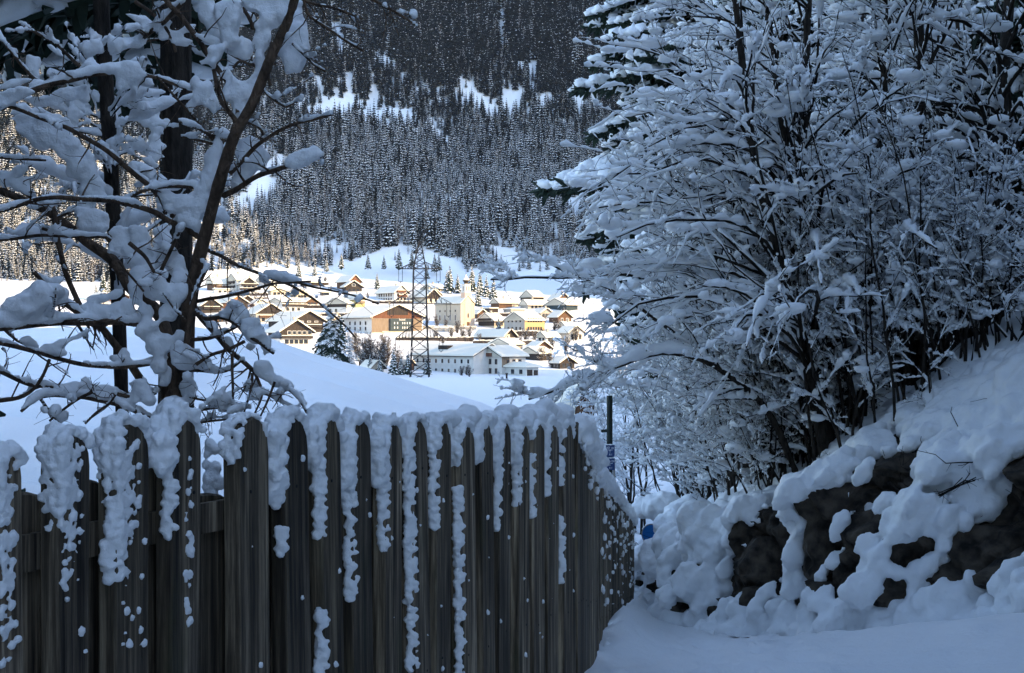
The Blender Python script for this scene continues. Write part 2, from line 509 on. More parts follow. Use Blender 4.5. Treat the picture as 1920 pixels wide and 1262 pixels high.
# soften the corners of the foot line
k = np.exp(-np.linspace(-2, 2, 41) ** 2); k /= k.sum()
bd1 = np.interp(es, BE, BD)
BX = E * NRM[0] + (d0 + Dd) * DIR[0]; BY = E * NRM[1] + (d0 + Dd) * DIR[1]; BZ = bank_z(E, Dd)
Bp = np.stack([BX, BY, BZ], -1)
near_w = smooth(-40, -22, E) * (1 - smooth(0, 20, E))
wallw = 1 - smooth(.35, 1.0, Dd)
lump = fbm(Bp * np.array([.9, .9, .9]), 4, 41)
rk = fbm(Bp * np.array([2.3, 2.3, 1.5]), 5, 51)
out = np.array([-DIR[0], -DIR[1], .25])
# vertical gullies give the wall buttresses and recesses
gul = fbm(np.stack([E * 1.15, Dd * .25, 0 * E], -1), 3, 61)
shift = (gul * .55 + rk * .30 * wallw + rk * .06) * (1 - smooth(.8, 3.0, Dd) * .75) * smooth(-.06, .02, Dd)
fac = np.abs(vnoise(Bp * 3.1, 91)) * .10 * wallw
f1, f2, cid = worley(Bp * np.array([2.1, 2.1, 2.9]), 3)
g1, g2, cid2 = worley(Bp * np.array([5.2, 5.2, 6.5]), 13)
stone = ((cid - .5) * .34 + smooth(0, .22, f2 - f1) * .10 + (cid2 - .5) * .07 + smooth(0, .2, g2 - g1) * .03) * wallw * smooth(-.06, .05, Dd)
Bp = Bp + (shift - fac + stone)[..., None] * out
Bp[..., 2] += lump * .16 * smooth(.3, 1.5, Dd) + lump * .25 * smooth(4, 8, Dd)
def gnormals(Pg):
    du = np.gradient(Pg, axis=0); dv = np.gradient(Pg, axis=1)
    n = np.cross(du, dv); n /= np.linalg.norm(n, axis=2, keepdims=True) + 1e-9
    return np.where(n[..., 2:3] < 0, -n, n)
# where the snow lies: on ledges, down the gullies and everywhere up the slope
nrm = gnormals(Bp)
streak = fbm(np.stack([E * 2.2 - BZ * .8, Dd * .4, BZ * .26], -1), 4, 71) * 1.25
drip = fbm(np.stack([E * 7.0 - BZ * 2.4, Dd * 1.2, BZ * 1.3], -1), 4, 81, .6)
cov = (nrm[..., 2] - .42) * .55 + streak * 2.1 + drip * .85 + .48
cov = cov + 2.6 * smooth(.42, 1.25, Dd + streak * .35 + .12 * drip) - .12
cov = cov + np.interp(E, [-40, -16, -12.5, -11, 0], [.45, .25, .10, .02, 0.0])
# the dark hollow under the tree roots
cov = cov - 1.9 * np.exp(-((E + 9.75) / .55) ** 2 - ((Dd - .75) / .5) ** 2)
cov = np.maximum(cov, 1.6 * (1 - smooth(.0, .10 + .10 * np.abs(streak), Dd)))
S = smooth(-.02, .34, cov)
rock = MB(); rock.add(Bp.reshape(-1, 3), grid_faces(*E.shape))
bank = rock.build('rocky_bank', M['rock'], None, True); tag(bank, kind='structure')
fluff = fbm(Bp * 3.2, 4, 101); fine = fbm(Bp * 11., 3, 103)
inwin = smooth(-18.5, -17.5, E) * (1 - smooth(-3.9, -3.4, E))
sheet = 1 - inwin * (1 - smooth(.75, 1.5, Dd + .25 * streak))
S0 = S.copy(); S = S * sheet
th = S * (.085 + .09 * smooth(.3, 1.2, Dd) + .08 * fluff) * 1.0 - .03 - .05 * (1 - sheet) + S * (fine * .032)
Sp = Bp + nrm * th[..., None] + S[..., None] * np.array([0, 0, .05])
gf = grid_faces(*E.shape); gf = gf[S.reshape(-1)[gf].max(1) > .03]
sn = MB(); sn.add(Sp.reshape(-1, 3), gf)
bsn = sn.build('bank_snow', M['snow'], None, True); tag(bsn, kind='structure')
SPg = Sp
# snow resting on the ledges and running down the gullies of the rock: rounded pillows
pr = np.random.default_rng(9)
cand = np.argwhere((E > -18.4) & (E < -3.5) & (Dd < 1.75) & (Dd > -.02) & (cov > .26) & (pr.random(E.shape) < .35))
cand = cand[pr.permutation(len(cand))[:7000]]
ci, cj = cand[:, 0], cand[:, 1]
lat_ = NRM * .30
tv = np.tile(np.array([DIR[0] * .35 + lat_[0], DIR[1] * .35 + lat_[1], 1.]), (len(ci), 1)) + pr.normal(0, .12, (len(ci), 3)); tv /= np.linalg.norm(tv, axis=1, keepdims=True)
nn = np.tile(np.array([-DIR[0], -DIR[1], .35]), (len(ci), 1)) * (1 - smooth(.5, 1.6, ds[cj]))[:, None] + nrm[ci, cj] * .5; nn /= np.linalg.norm(nn, axis=1, keepdims=True)
tv = tv - nn * (tv * nn).sum(1, keepdims=True); tv /= np.linalg.norm(tv, axis=1, keepdims=True)
ac = np.cross(tv, nn)
sz = np.clip(cov[ci, cj], .1, 1.0) ** .5
rr_ = np.stack([pr.uniform(.04, .075, len(ci)), pr.uniform(.06, .135, len(ci)), pr.uniform(.055, .095, len(ci))], 1) * (.55 + .75 * sz)[:, None]
pm = MB(); blobs(pm, Bp[ci, cj] + nn * (rr_[:, 2:3] * .5 + .05 * smooth(.5, 1.5, ds[cj])[:, None]), rr_, 2, pr, .25, np.stack([ac, tv, nn], -1))
ck = np.argwhere((E > -17.5) & (E < -4) & (Dd < 1.0) & (Dd > .05) & (drip + .4 * streak > .12) & (pr.random(E.shape) < .06))
ck = ck[pr.permutation(len(ck))[:2600]]
blobs(pm, Bp[ck[:, 0], ck[:, 1]] + np.array([-DIR[0], -DIR[1], .5]) * .03, pr.uniform(.014, .042, (len(ck), 3)), 1, pr, .25)
for u_, v_, y_, q_ in [(1238, 1036, 17.2, 36), (1222, 1052, 17.1, 28), (1256, 1050, 17.1, 28), (1240, 1068, 17.0, 26), (1262, 985, 17.6, 40), (1290, 960, 17.8, 42), (1240, 950, 18.6, 36), (1212, 950, 18.9, 26), (1275, 1010, 17.3, 26), (1300, 1000, 17.2, 26)]:
    blobs(pm, [P(u_, v_, y_)], np.array([[q_, q_ * .9, q_ * .8]]) * y_ / F, 2, pr, .25)
pil = obj('bank_snow', fuse(pm, .021, M['snow'], .03, 5.5, 5, 12, 'bank_snow', .012, 24)); tag(pil, kind='structure')
def bank_point(e, d):
    i = int(np.argmin(np.abs(es - e))); j = int(np.argmin(np.abs(ds - d)))
    return SPg[i, j].copy()
def bank_at(x, y):
    e = x * NRM[0] + y * NRM[1]; d = x * DIR[0] + y * DIR[1] - base_d(e)
    if d < 0: return gz(x, y)
    if d > 38: return gz(x, y)
    return float(bank_point(e, d)[2])
# ================================================================== the picket fence
rng = np.random.default_rng(7)
fence = empty('picket_fence', (float(P(-300, 900, 3.2)[0]), 3.2, -1.7))
tag(fence, 'weathered brown picket fence with rounded snow-capped tops running down beside the path', 'fence')
FO = np.array(fence.location)
UI, KI, CI, Y0 = 1845.0, 23272.0, 13.9, .2579
def fline(i):
    """foot line of the first fence run: x, y of the pickets' front face at index i"""
    u = UI - KI / (i + CI); Yv = Y0 * (i + CI)
    return np.array([(u - CU) / F * Yv, Yv])
def picket_mesh(w, h, t, top, seed, curve=1.0):
    """rounded-top board, front face on y=0, thickness into +y; z from -h to 0"""
    r = np.random.RandomState(seed)
    n = 9
    a = np.linspace(PI, 0, n)
    hh = top
    prof = [(-w / 2, -h)] + [(-w / 2 * (1 + .01 * r.randn()), z) for z in (-h * .66, -h * .33)] + [(math.cos(x) * w / 2, max(0., math.sin(x)) ** .85 * hh - hh) for x in a] + [(w / 2, z) for z in (-h * .33, -h * .66)] + [(w / 2, -h)]
    prof = np.array(prof)
    m = MB()
    bev = .007
    k = len(prof)
    ctr = np.array([0, -h * .4])
    d = prof - ctr; d /= np.linalg.norm(d, axis=1, keepdims=True)
    inn = prof - d * bev; inn[0, 1] = inn[-1, 1] = -h
    bow = lambda z: curve * .006 * np.sin((z / h) * 3.0 + seed)
    rings = []
    for pr, y in ((inn, 0), (prof, bev), (prof, t - bev), (inn, t)):
        rings.append(np.stack([pr[:, 0] + bow(pr[:, 1]), np.full(k, y), pr[:, 1]], 1))
    V = np.vstack(rings)
    fl = []
    for q in range(3):
        for i in range(k - 1):
            fl.append((q * k + i, q * k + i + 1, (q + 1) * k + i + 1, (q + 1) * k + i))
    # faces front and back as strips between the two sides
    for base, flip in ((0, False), (3 * k, True)):
        for i in range(k // 2):
            j = k - 1 - i
            if j - i - 1 <= 0: break
            f = (base + i, base + j, base + j - 1, base + i + 1) if j - 1 != i + 1 else (base + i, base + j, base + i + 1)
            fl.append(f if not flip else f[::-1])
    m.poly(V, fl)
    for zz in (-.21, -1.0):          # two nail heads into each rail
        if -zz < h - .1:
            an = np.arange(8) * PI / 4; x0 = r.uniform(-.25, .25) * w
            m.prism(np.stack([x0 + bow(zz) + .0055 * np.cos(an), np.full(8, -.002), zz + r.uniform(-.02, .02) + .0055 * np.sin(an)], 1), (0, .004, 0), 1)
    return m.mesh('picket', [M['wood_fence'], M['metal_dark']])
PK = [(-400, -345, 0, 860), (-290, -230, 0, 850), (-170, -115, 0, 842), (-60, -8, 0, 850), (-2, 42, 0, 850),
      (115, 171, 0, 815), (219, 280, 0, 795), (324, 376, 0, 787), (446, 501, 0, 781), (530, 575, 0, 783), (602, 638, 0, 781), (660, 696, 0, 785),
      (724, 755, 0, 793), (770, 800, 0, 789), (819, 845, 0, 790), (862, 889, 0, 796), (902, 924, 0, 793), (938, 959, 0, 790), (974, 994, 0, 794), (1000, 1021, 0, 793), (1028, 1048, 0, 794), (1054, 1076, 0, 793)]
FDIR = (fline(16) - fline(0)); FDIR /= np.linalg.norm(FDIR)
FYAW = math.atan2(FDIR[1], FDIR[0])
def upos(u):
    return fline(KI / (UI - u) - CI)
T_P = .055
pickets = []
def snow_blobs(m, C, R, seed, squash=.8):
    blobs(m, C, np.stack([R, R, R * squash], 1) if np.ndim(R) == 1 else R, 1, np.random.default_rng(seed), .18)
CAPS = {  # per picket: cap height, how far the cap hangs down the near side, list of snow strips (v0, v1, width) on the near side
    4: (.05, .35, []), 5: (.05, .30, []), 6: (.06, .24, [(935, 1085, .05)]), 7: (.09, .15, [(900, 1000, .02)]), 8: (.012, .11, []),
    9: (.055, .20, [(985, 1040, .028)]), 10: (.07, .10, [(850, 1000, .042), (1135, 1290, .042)]), 11: (.05, .20, [(850, 1120, .034)]),
    12: (.06, .17, [(860, 1030, .042)]), 13: (.05, .04, [(825, 1250, .052)]), 14: (.055, .03, [(833, 990, .050)]), 15: (.045, .09, [(912, 1290, .044)]),
    16: (.08, .10, []), 17: (.085, .12, [(830, 990, .046)]), 18: (.075, .12, [(825, 945, .042)]), 19: (.012, .02, [(850, 965, .044)]), 20: (.085, .1, [(850, 925, .040)]), 21: (.05, .05, [(855, 905, .040), (965, 1085, .026)])}
for n, (ul, ur, vbt, vt) in enumerate(PK):
    a, b = upos(ul), upos(ur)
    c = (a + b) / 2; wd = float(np.linalg.norm(b - a)); Yc = c[1]
    zt = (CV - vt) / F * Yc
    h = zt + 1.95 + max(0, (Yc - 5) * .10)
    top = wd * (.62 if n != 19 else .35)
    p = obj('picket', picket_mesh(wd, h, T_P, top, n), fence, (c[0] - FO[0], c[1] - FO[1], zt - FO[2]))
    p.rotation_euler = (rng.normal(0, .008), rng.normal(0, .006), FYAW)
    pickets.append((c, wd, zt, h, Yc))
    # snow on this picket, in the picket's own frame
    if n in CAPS:
        ch, hang, strips = CAPS[n]; ch = ch * .55
        if n < 9: hang = hang * .62
        m = MB()
        r = np.random.RandomState(100 + n)
        vox = .0040 + .00045 * Yc
        # cap following the rounded top
        N = int(90 * (1 + 6 * ch))
        for q in range(N):
            aa = r.uniform(.12 * PI, 1.02 * PI)
            x = math.cos(aa) * wd / 2; z = max(0., math.sin(aa)) ** .85 * top - top
            up = r.uniform(0, 1)
            thick = ch * (math.sin(min(aa, PI)) * .9 + .12) * (1 if x < 0 else .75)
            rad = (r.uniform(.009, .018) + ch * .14) * (.78 if n < 9 else .95)
            blobs(m, [(x + math.cos(aa) * thick * up * .4 + r.randn() * .004, r.uniform(-.006, T_P + .01), z + thick * up)], np.array([[rad, rad, rad * .85]]), 1)
        # fluff hanging down the near side (the -x flank)
        for q in range(int((26 if n < 9 else 52) * hang / .1)):
            z = -top * .8 - hang * r.beta(1.1, 1.6)
            rad = r.uniform(.006, .0135 if n < 9 else .019)
            blobs(m, [(-wd / 2 - r.uniform(-.008, .006 if n < 9 else .022), r.uniform(-.004, T_P), z)], np.array([[rad, rad, rad]]), 1)
        if n in (7, 9, 16, 17, 18, 12, 10, 11, 20):   # cap spilling into the gap on the left
            for q in range(60 if n != 7 else 26):
                rad = r.uniform(.014, .028)
                blobs(m, [(-wd / 2 - r.uniform(0, .05), r.uniform(.0, T_P + .02), -top * .5 - r.uniform(-.02, hang))], np.array([[rad, rad, rad]]), 1)
        for (v0, v1, sw) in strips:
            z0 = (CV - v0) / F * Yc - zt; z1 = (CV - v1) / F * Yc - zt
            L = z0 - z1
            z = z0
            wob = r.uniform(0, 9)
            while z > z1:
                f = (z0 - z) / L
                ww = sw * .9 * (1 - .35 * f) * (.8 + .3 * math.sin(z * 23 + wob)) * (.85 + .3 * r.rand())
                for q in range(3):
                    x = -wd / 2 - .002 - ww * (q / 2.) * .62 + .008
                    rad = r.uniform(.009, .0155)
                    blobs(m, [(x, .008 + r.uniform(0, .02), z + r.uniform(-.006, .006))], np.array([[rad * 1.15, rad * 1.1, rad * .8]]), 1)
                # nodules that poke out on the board's face
                if r.rand() < .55:
                    rad = r.uniform(.008, .014)
                    blobs(m, [(-wd / 2 + r.uniform(.004, .016), -.003, z)], np.array([[rad * 1.35, rad, rad * .75]]), 1)
                z -= r.uniform(.010, .017)
        # stray lumps on the face
        for q in range(4 if n not in (6, 7) else 30):
            z = -top - r.uniform(.02, 1.2 if n not in (6, 7) else .5); rad = r.uniform(.005, .013)
            blobs(m, [(r.uniform(-.5, .45) * wd * .8 if n != 7 else r.uniform(-.01, .025), -.002, z)], np.array([[rad, rad * .8, rad * 1.1]]), 1)
        if n in (4, 5, 6):
            for q in range(150):
                z = -top * r.uniform(.2, 1.2) - r.beta(1, 2.2) * (.75 if n == 4 else .35); rad = r.uniform(.004, .013)
                blobs(m, [(-wd * .5 + wd * r.beta(1, 2.6) * .8, -.003, z)], np.array([[rad, rad * .8, rad]]), 1)
        me = fuse(m, vox, M['snow'], .006, 34, 1, n, 'snow_cap', .0032, 120)
        obj('snow_cap', me, p)
# snow lodged in the wide gap, on the rail and between the boards
m = MB(); r = np.random.RandomState(77)
for (u, v, q) in [(398, 838, 13), (392, 850, 10), (404, 846, 11), (396, 900, 15), (402, 880, 13), (394, 920, 13), (400, 935, 10), (392, 1000, 13), (404, 1012, 16), (412, 1024, 13), (396, 1030, 12), (408, 1040, 9), (385, 870, 8), (410, 905, 11)]:
    for k in range(5):
        c = P(u + r.uniform(-7, 7), v + r.uniform(-8, 8), 4.62); s_ = q * r.uniform(.45, .8) * 4.6 / F
        blobs(m, [c], np.array([[s_, s_, s_]]), 1)
m.v = [v - FO for v in m.v]
obj('snow_cap', fuse(m, .007, M['snow'], .008, 20, 1, 8, 'snow_cap', .003, 90), fence)
# boards of the second layer that close most of the gaps, set behind the first
ORD = [x[0] for x in pickets]
for n in range(len(ORD) - 1):
    c = (ORD[n] + ORD[n + 1]) / 2 + np.array([-FDIR[1], FDIR[0]]) * .080
    zt = (pickets[n][2] + pickets[n + 1][2]) / 2 - .10 - .05 * rng.random()
    if n == 7: zt = (CV - 942) / F * pickets[n][4]
    p = obj('back_board', picket_mesh((.25 if n != 7 else .40) + .02 * rng.random(), 1.9, .025, .06, 50 + n), fence, (c[0] - FO[0], c[1] - FO[1], zt - FO[2]))
    p.rotation_euler = (0, rng.normal(0, .008), FYAW)
# second and third run
def run_pts(pts, pitch):
    pts = np.array(pts, float)
    d = np.concatenate([[0], np.cumsum(np.linalg.norm(np.diff(pts[:, :2], axis=0), axis=1))])
    t = np.arange(0, d[-1], pitch)
    return np.stack([np.interp(t, d, pts[:, k]) for k in range(pts.shape[1])], 1)
B1 = run_pts([(.375, 7.95, -.48), (.47, 8.7, -.62), (.565, 9.35, -.74)], .18)
B2 = run_pts([(.58, 9.55, -.93), (.81, 11.6, -1.24), (1.14, 14.6, -1.72), (1.42, 17.1, -2.13), (1.66, 19.3, -2.50)], .27)
shared = [picket_mesh(.165, 1.75, .04, .07, 90 + k) for k in range(4)]
runs = []
for R_ in (B1, B2):
    for k in range(len(R_)):
        q = R_[k]; nx = R_[min(k + 1, len(R_) - 1)] - R_[max(k - 1, 0)]
        p = obj('picket', shared[k % 4], fence, (q[0] - FO[0], q[1] - FO[1], q[2] + rng.normal(0, .012) - FO[2]))
        p.rotation_euler = (0, rng.normal(0, .008), math.atan2(nx[1], nx[0]))
        runs.append(q)
# rails on the field side
def rail(pts, z_off):
    m = MB()
    for a, b in zip(pts[:-1], pts[1:]):
        a = np.array(a, float); b = np.array(b, float); d = b - a; L = np.linalg.norm(d[:2]); n2 = np.array([-d[1], d[0], 0]) / L
        o = np.array([a + n2 * .06 + (0, 0, z_off), a + n2 * .115 + (0, 0, z_off), a + n2 * .115 + (0, 0, z_off - .09), a + n2 * .06 + (0, 0, z_off - .09)])
        m.prism(o, d)
    m.v = [v - FO for v in m.v]
    return m.build('rail', M['wood_fence'], fence)
A_line = [(*fline(i), (-.0596 * fline(i)[1] if i > 1 else -.25)) for i in (-6, 0, 4, 8, 12, 16.4)]
for zo in (-.23, -1.05):
    rail([(x, y, z) for x, y, z in A_line], zo)
    rail([tuple(B1[0]), tuple(B1[-1])], zo); rail([tuple(x) for x in B2[::6]] + [tuple(B2[-1])], zo)
# the thick snow that bridges the tops at the bend, and the ridge of snow along the last run
m = MB(); r = np.random.RandomState(5)
for i in np.arange(9.6, 16.6, .05):
    c = fline(i); z = -.0596 * c[1]
    hgt = .030 + .03 * max(0, math.sin((i - 10.35) * PI)) ** 2 + .035 * smooth(12.5, 15, i)
    for q in range(2):
        rad = r.uniform(.03, .05) * (.8 + .35 * smooth(12, 16, i)); o = np.array([-FDIR[1], FDIR[0]]) * r.uniform(.03, .10)
        blobs(m, [(c[0] + o[0], c[1] + o[1], z + hgt * r.uniform(-.4, 1) + .0)], np.array([[rad, rad, rad * .8]]), 1)
dense = run_pts([tuple(x) for x in B1], .02)
for k, q in enumerate(dense):
    f = k / len(dense)
    for _ in range(4):
        rad = r.uniform(.03, .052)
        blobs(m, [(q[0] + r.uniform(-.09, .05), q[1] + r.uniform(-.03, .03), q[2] - .02 + r.uniform(-.09, .04) - .02 * f)], np.array([[rad, rad, rad * .85]]), 1)
# drips of snow in front of the boards
for k in range(90):
    q = dense[r.randint(len(dense))]; rad = r.uniform(.008, .02)
    blobs(m, [(q[0] + .03, q[1] - .02, q[2] - .05 - .35 * r.beta(1, 2.2))], np.array([[rad, rad, rad * 1.5]]), 1)
m.v = [v - FO for v in m.v]
obj('snow_cap', fuse(m, .013, M['snow'], .010, 9, 2, 3, 'snow_cap', .003, 45), fence)
m = MB()
d2 = run_pts([tuple(x) for x in B2], .03)
for k, q in enumerate(d2):
    for _ in range(2):
        rad = r.uniform(.025, .045) * (1.1 if k < 60 else .9)
        blobs(m, [(q[0] + r.uniform(-.03, .03), q[1] + r.uniform(-.03, .03), q[2] + .01 + r.uniform(-.05, .03))], np.array([[rad, rad * 1.3, rad]]), 1)
for k in range(190):
    q = d2[min(len(d2) - 1, int(len(d2) * r.beta(1, 1.4)))]; rad = r.uniform(.008, .024)
    blobs(m, [(q[0] + .022, q[1] - .01, q[2] - .06 - 1.15 * r.beta(1, 1.8))], np.array([[rad * .8, rad, rad * r.uniform(1, 1.9)]]), 1)
for k in range(150):   # snow blown up against the foot
    q = d2[r.randint(len(d2))]; rad = r.uniform(.03, .07)
    blobs(m, [(q[0] + .05, q[1], q[2] - 1.36 + r.uniform(-.05, .22) ** 1)], np.array([[rad * .7, rad, rad * 1.3]]), 1)
m.v = [v - FO for v in m.v]
obj('snow_cap', fuse(m, .017, M['snow'], .006, 12, 1, 4, 'snow_cap'), fence)
# ================================================================== branching helpers
def grow(Pp, Rp, per, rng, t0=.15, t1=1., length=(.5, 1.), ang=(35, 65), droop=.0, up=0., wob=.12, n=5, rscale=.6, rmin=.0022, bias=None, taper=.35, scale_by_t=True, planar=0.):
    """side branches of the branches Pp (T,m,3); returns their centre lines and radii"""
    T, mm, _ = Pp.shape
    pi = np.repeat(np.arange(T), per)
    K = len(pi)
    t = rng.uniform(t0, t1, K)
    x = t * (mm - 1); i = np.minimum(x.astype(int), mm - 2); f = (x - i)[:, None]
    base = Pp[pi, i] * (1 - f) + Pp[pi, i + 1] * f
    tan = Pp[pi, i + 1] - Pp[pi, i]; tan /= np.linalg.norm(tan, axis=1, keepdims=True) + 1e-9
    rb = (Rp[pi, i] * (1 - f[:, 0]) + Rp[pi, i + 1] * f[:, 0])
    rv = rng.normal(size=(K, 3))
    if planar: rv[:, 2] *= (1 - planar)
    per_ = rv - tan * (rv * tan).sum(1, keepdims=True); per_ /= np.linalg.norm(per_, axis=1, keepdims=True) + 1e-9
    a = np.radians(rng.uniform(*ang, K))[:, None]
    d = tan * np.cos(a) + per_ * np.sin(a)
    if bias is not None: d = d + np.asarray(bias)
    d[:, 2] += up
    d /= np.linalg.norm(d, axis=1, keepdims=True) + 1e-9
    L = rng.uniform(*length, K)
    if scale_by_t: L = L * (1.15 - .75 * (t - t0) / max(1e-6, (t1 - t0)))
    step = (L / (n - 1))[:, None]
    out = np.empty((K, n, 3)); out[:, 0] = base
    dr = np.asarray(droop) * np.ones(K)
    for s in range(1, n):
        out[:, s] = out[:, s - 1] + d * step
        d = d + rng.normal(size=(K, 3)) * wob
        d[:, 2] -= dr * step[:, 0]
        d /= np.linalg.norm(d, axis=1, keepdims=True) + 1e-9
    r0 = np.maximum(rb * rscale, rmin)
    R = r0[:, None] * np.linspace(1, taper, n)[None]
    return out, np.maximum(R, rmin * .6)

def snow_on(mb, Pn, Rn, h, rng, k=5, gap=.18, fade_steep=1.3, up_n=2, mat=0, squash=1.15, jitter=.35):
    """lumpy snow lying along the upper side of branches"""
    T, n, _ = Pn.shape
    if T == 0: return
    m = (n - 1) * up_n + 1
    x = np.linspace(0, n - 1, m); i = np.minimum(x.astype(int), n - 2); f = (x - i)
    Q = Pn[:, i] * (1 - f)[None, :, None] + Pn[:, i + 1] * f[None, :, None]
    R = Rn[:, i] * (1 - f)[None] + Rn[:, i + 1] * f[None]
    tan = np.gradient(Q, axis=1); tan /= np.linalg.norm(tan, axis=2, keepdims=True) + 1e-9
    flat = np.sqrt(np.clip(1 - tan[..., 2] ** 2, 0, 1)) ** fade_steep
    hh = np.asarray(h) if np.ndim(h) == 2 else np.ones((T, m)) * (h if np.isscalar(h) else np.asarray(h)[:, None])
    bump = 1 + jitter * rng.uniform(-1, 1, (T, m))
    ph = rng.uniform(0, 6.28, (T, 1)); fr = rng.uniform(3, 11, (T, 1))
    bump = bump * np.clip(1 + .55 * np.sin(ph + fr * np.linspace(0, 1, m)[None]), .3, 1.6)
    on = (rng.random((T, m)) > gap).astype(float)
    on = np.minimum(1, .25 + on)
    rad = hh * flat * bump * on
    rad[:, 0] *= .6; rad[:, -1] *= .45
    rad = np.maximum(rad, .0006)
    C = Q.copy(); C[..., 2] += R * .75 + rad * .72
    tubes(mb, C, rad, k, mat, squash)

def line(pts, scale, ox, oy, Y0_, Y1_=None, n=None):
    """photo polyline -> points in the world, its distance running from Y0_ to Y1_"""
    p = np.asarray(pts, float) / scale + (ox, oy)
    Ys = np.linspace(Y0_, Y0_ if Y1_ is None else Y1_, len(p))
    q = np.array([P(a, b, c) for (a, b), c in zip(p, Ys)])
    return resample(q, n or max(6, len(p) * 3))

# ================================================================== the young tree behind the fence, left
rng = np.random.default_rng(11)
TY = 6.2
base = P(318, 800, TY); base[2] = -1.72
tree = empty('fruit_tree', base); tag(tree, 'young brown-barked tree behind the fence, smothered in thick slabs of snow', 'tree')
TB = base.copy()
s1, s2 = 2.523, 2.523
c1 = lambda p, a=TY, b=None, n=None: line(p, s1, 0, 0, a, b, n)
c2 = lambda p, a=TY, b=None, n=None: line(p, s2, 0, 420, a, b, n)
px = TY / F          # metres per photo pixel at the tree
trunk_lines = [   # (polyline, radius at foot, radius at tip in photo px)
    (np.vstack([[base + (0, 0, -.2)], line([(301, 790), (333, 729), (345, 690), (351, 654), (353, 578), (369, 495), (380, 460), (400, 380), (420, 313), (440, 246), (472, 202), (507, 107), (543, 36), (560, -30)], 1, 0, 0, TY, TY - .25, 40)]), 15, 8),
    (np.vstack([[base + (0, 0, -.2)], line([(318, 740), (312, 640), (309, 606), (293, 578), (250, 545), (238, 539), (222, 491), (158, 452), (115, 412), (60, 380), (-20, 350)], 1, 0, 0, TY + .05, TY + .5, 30)]), 15, 7)]
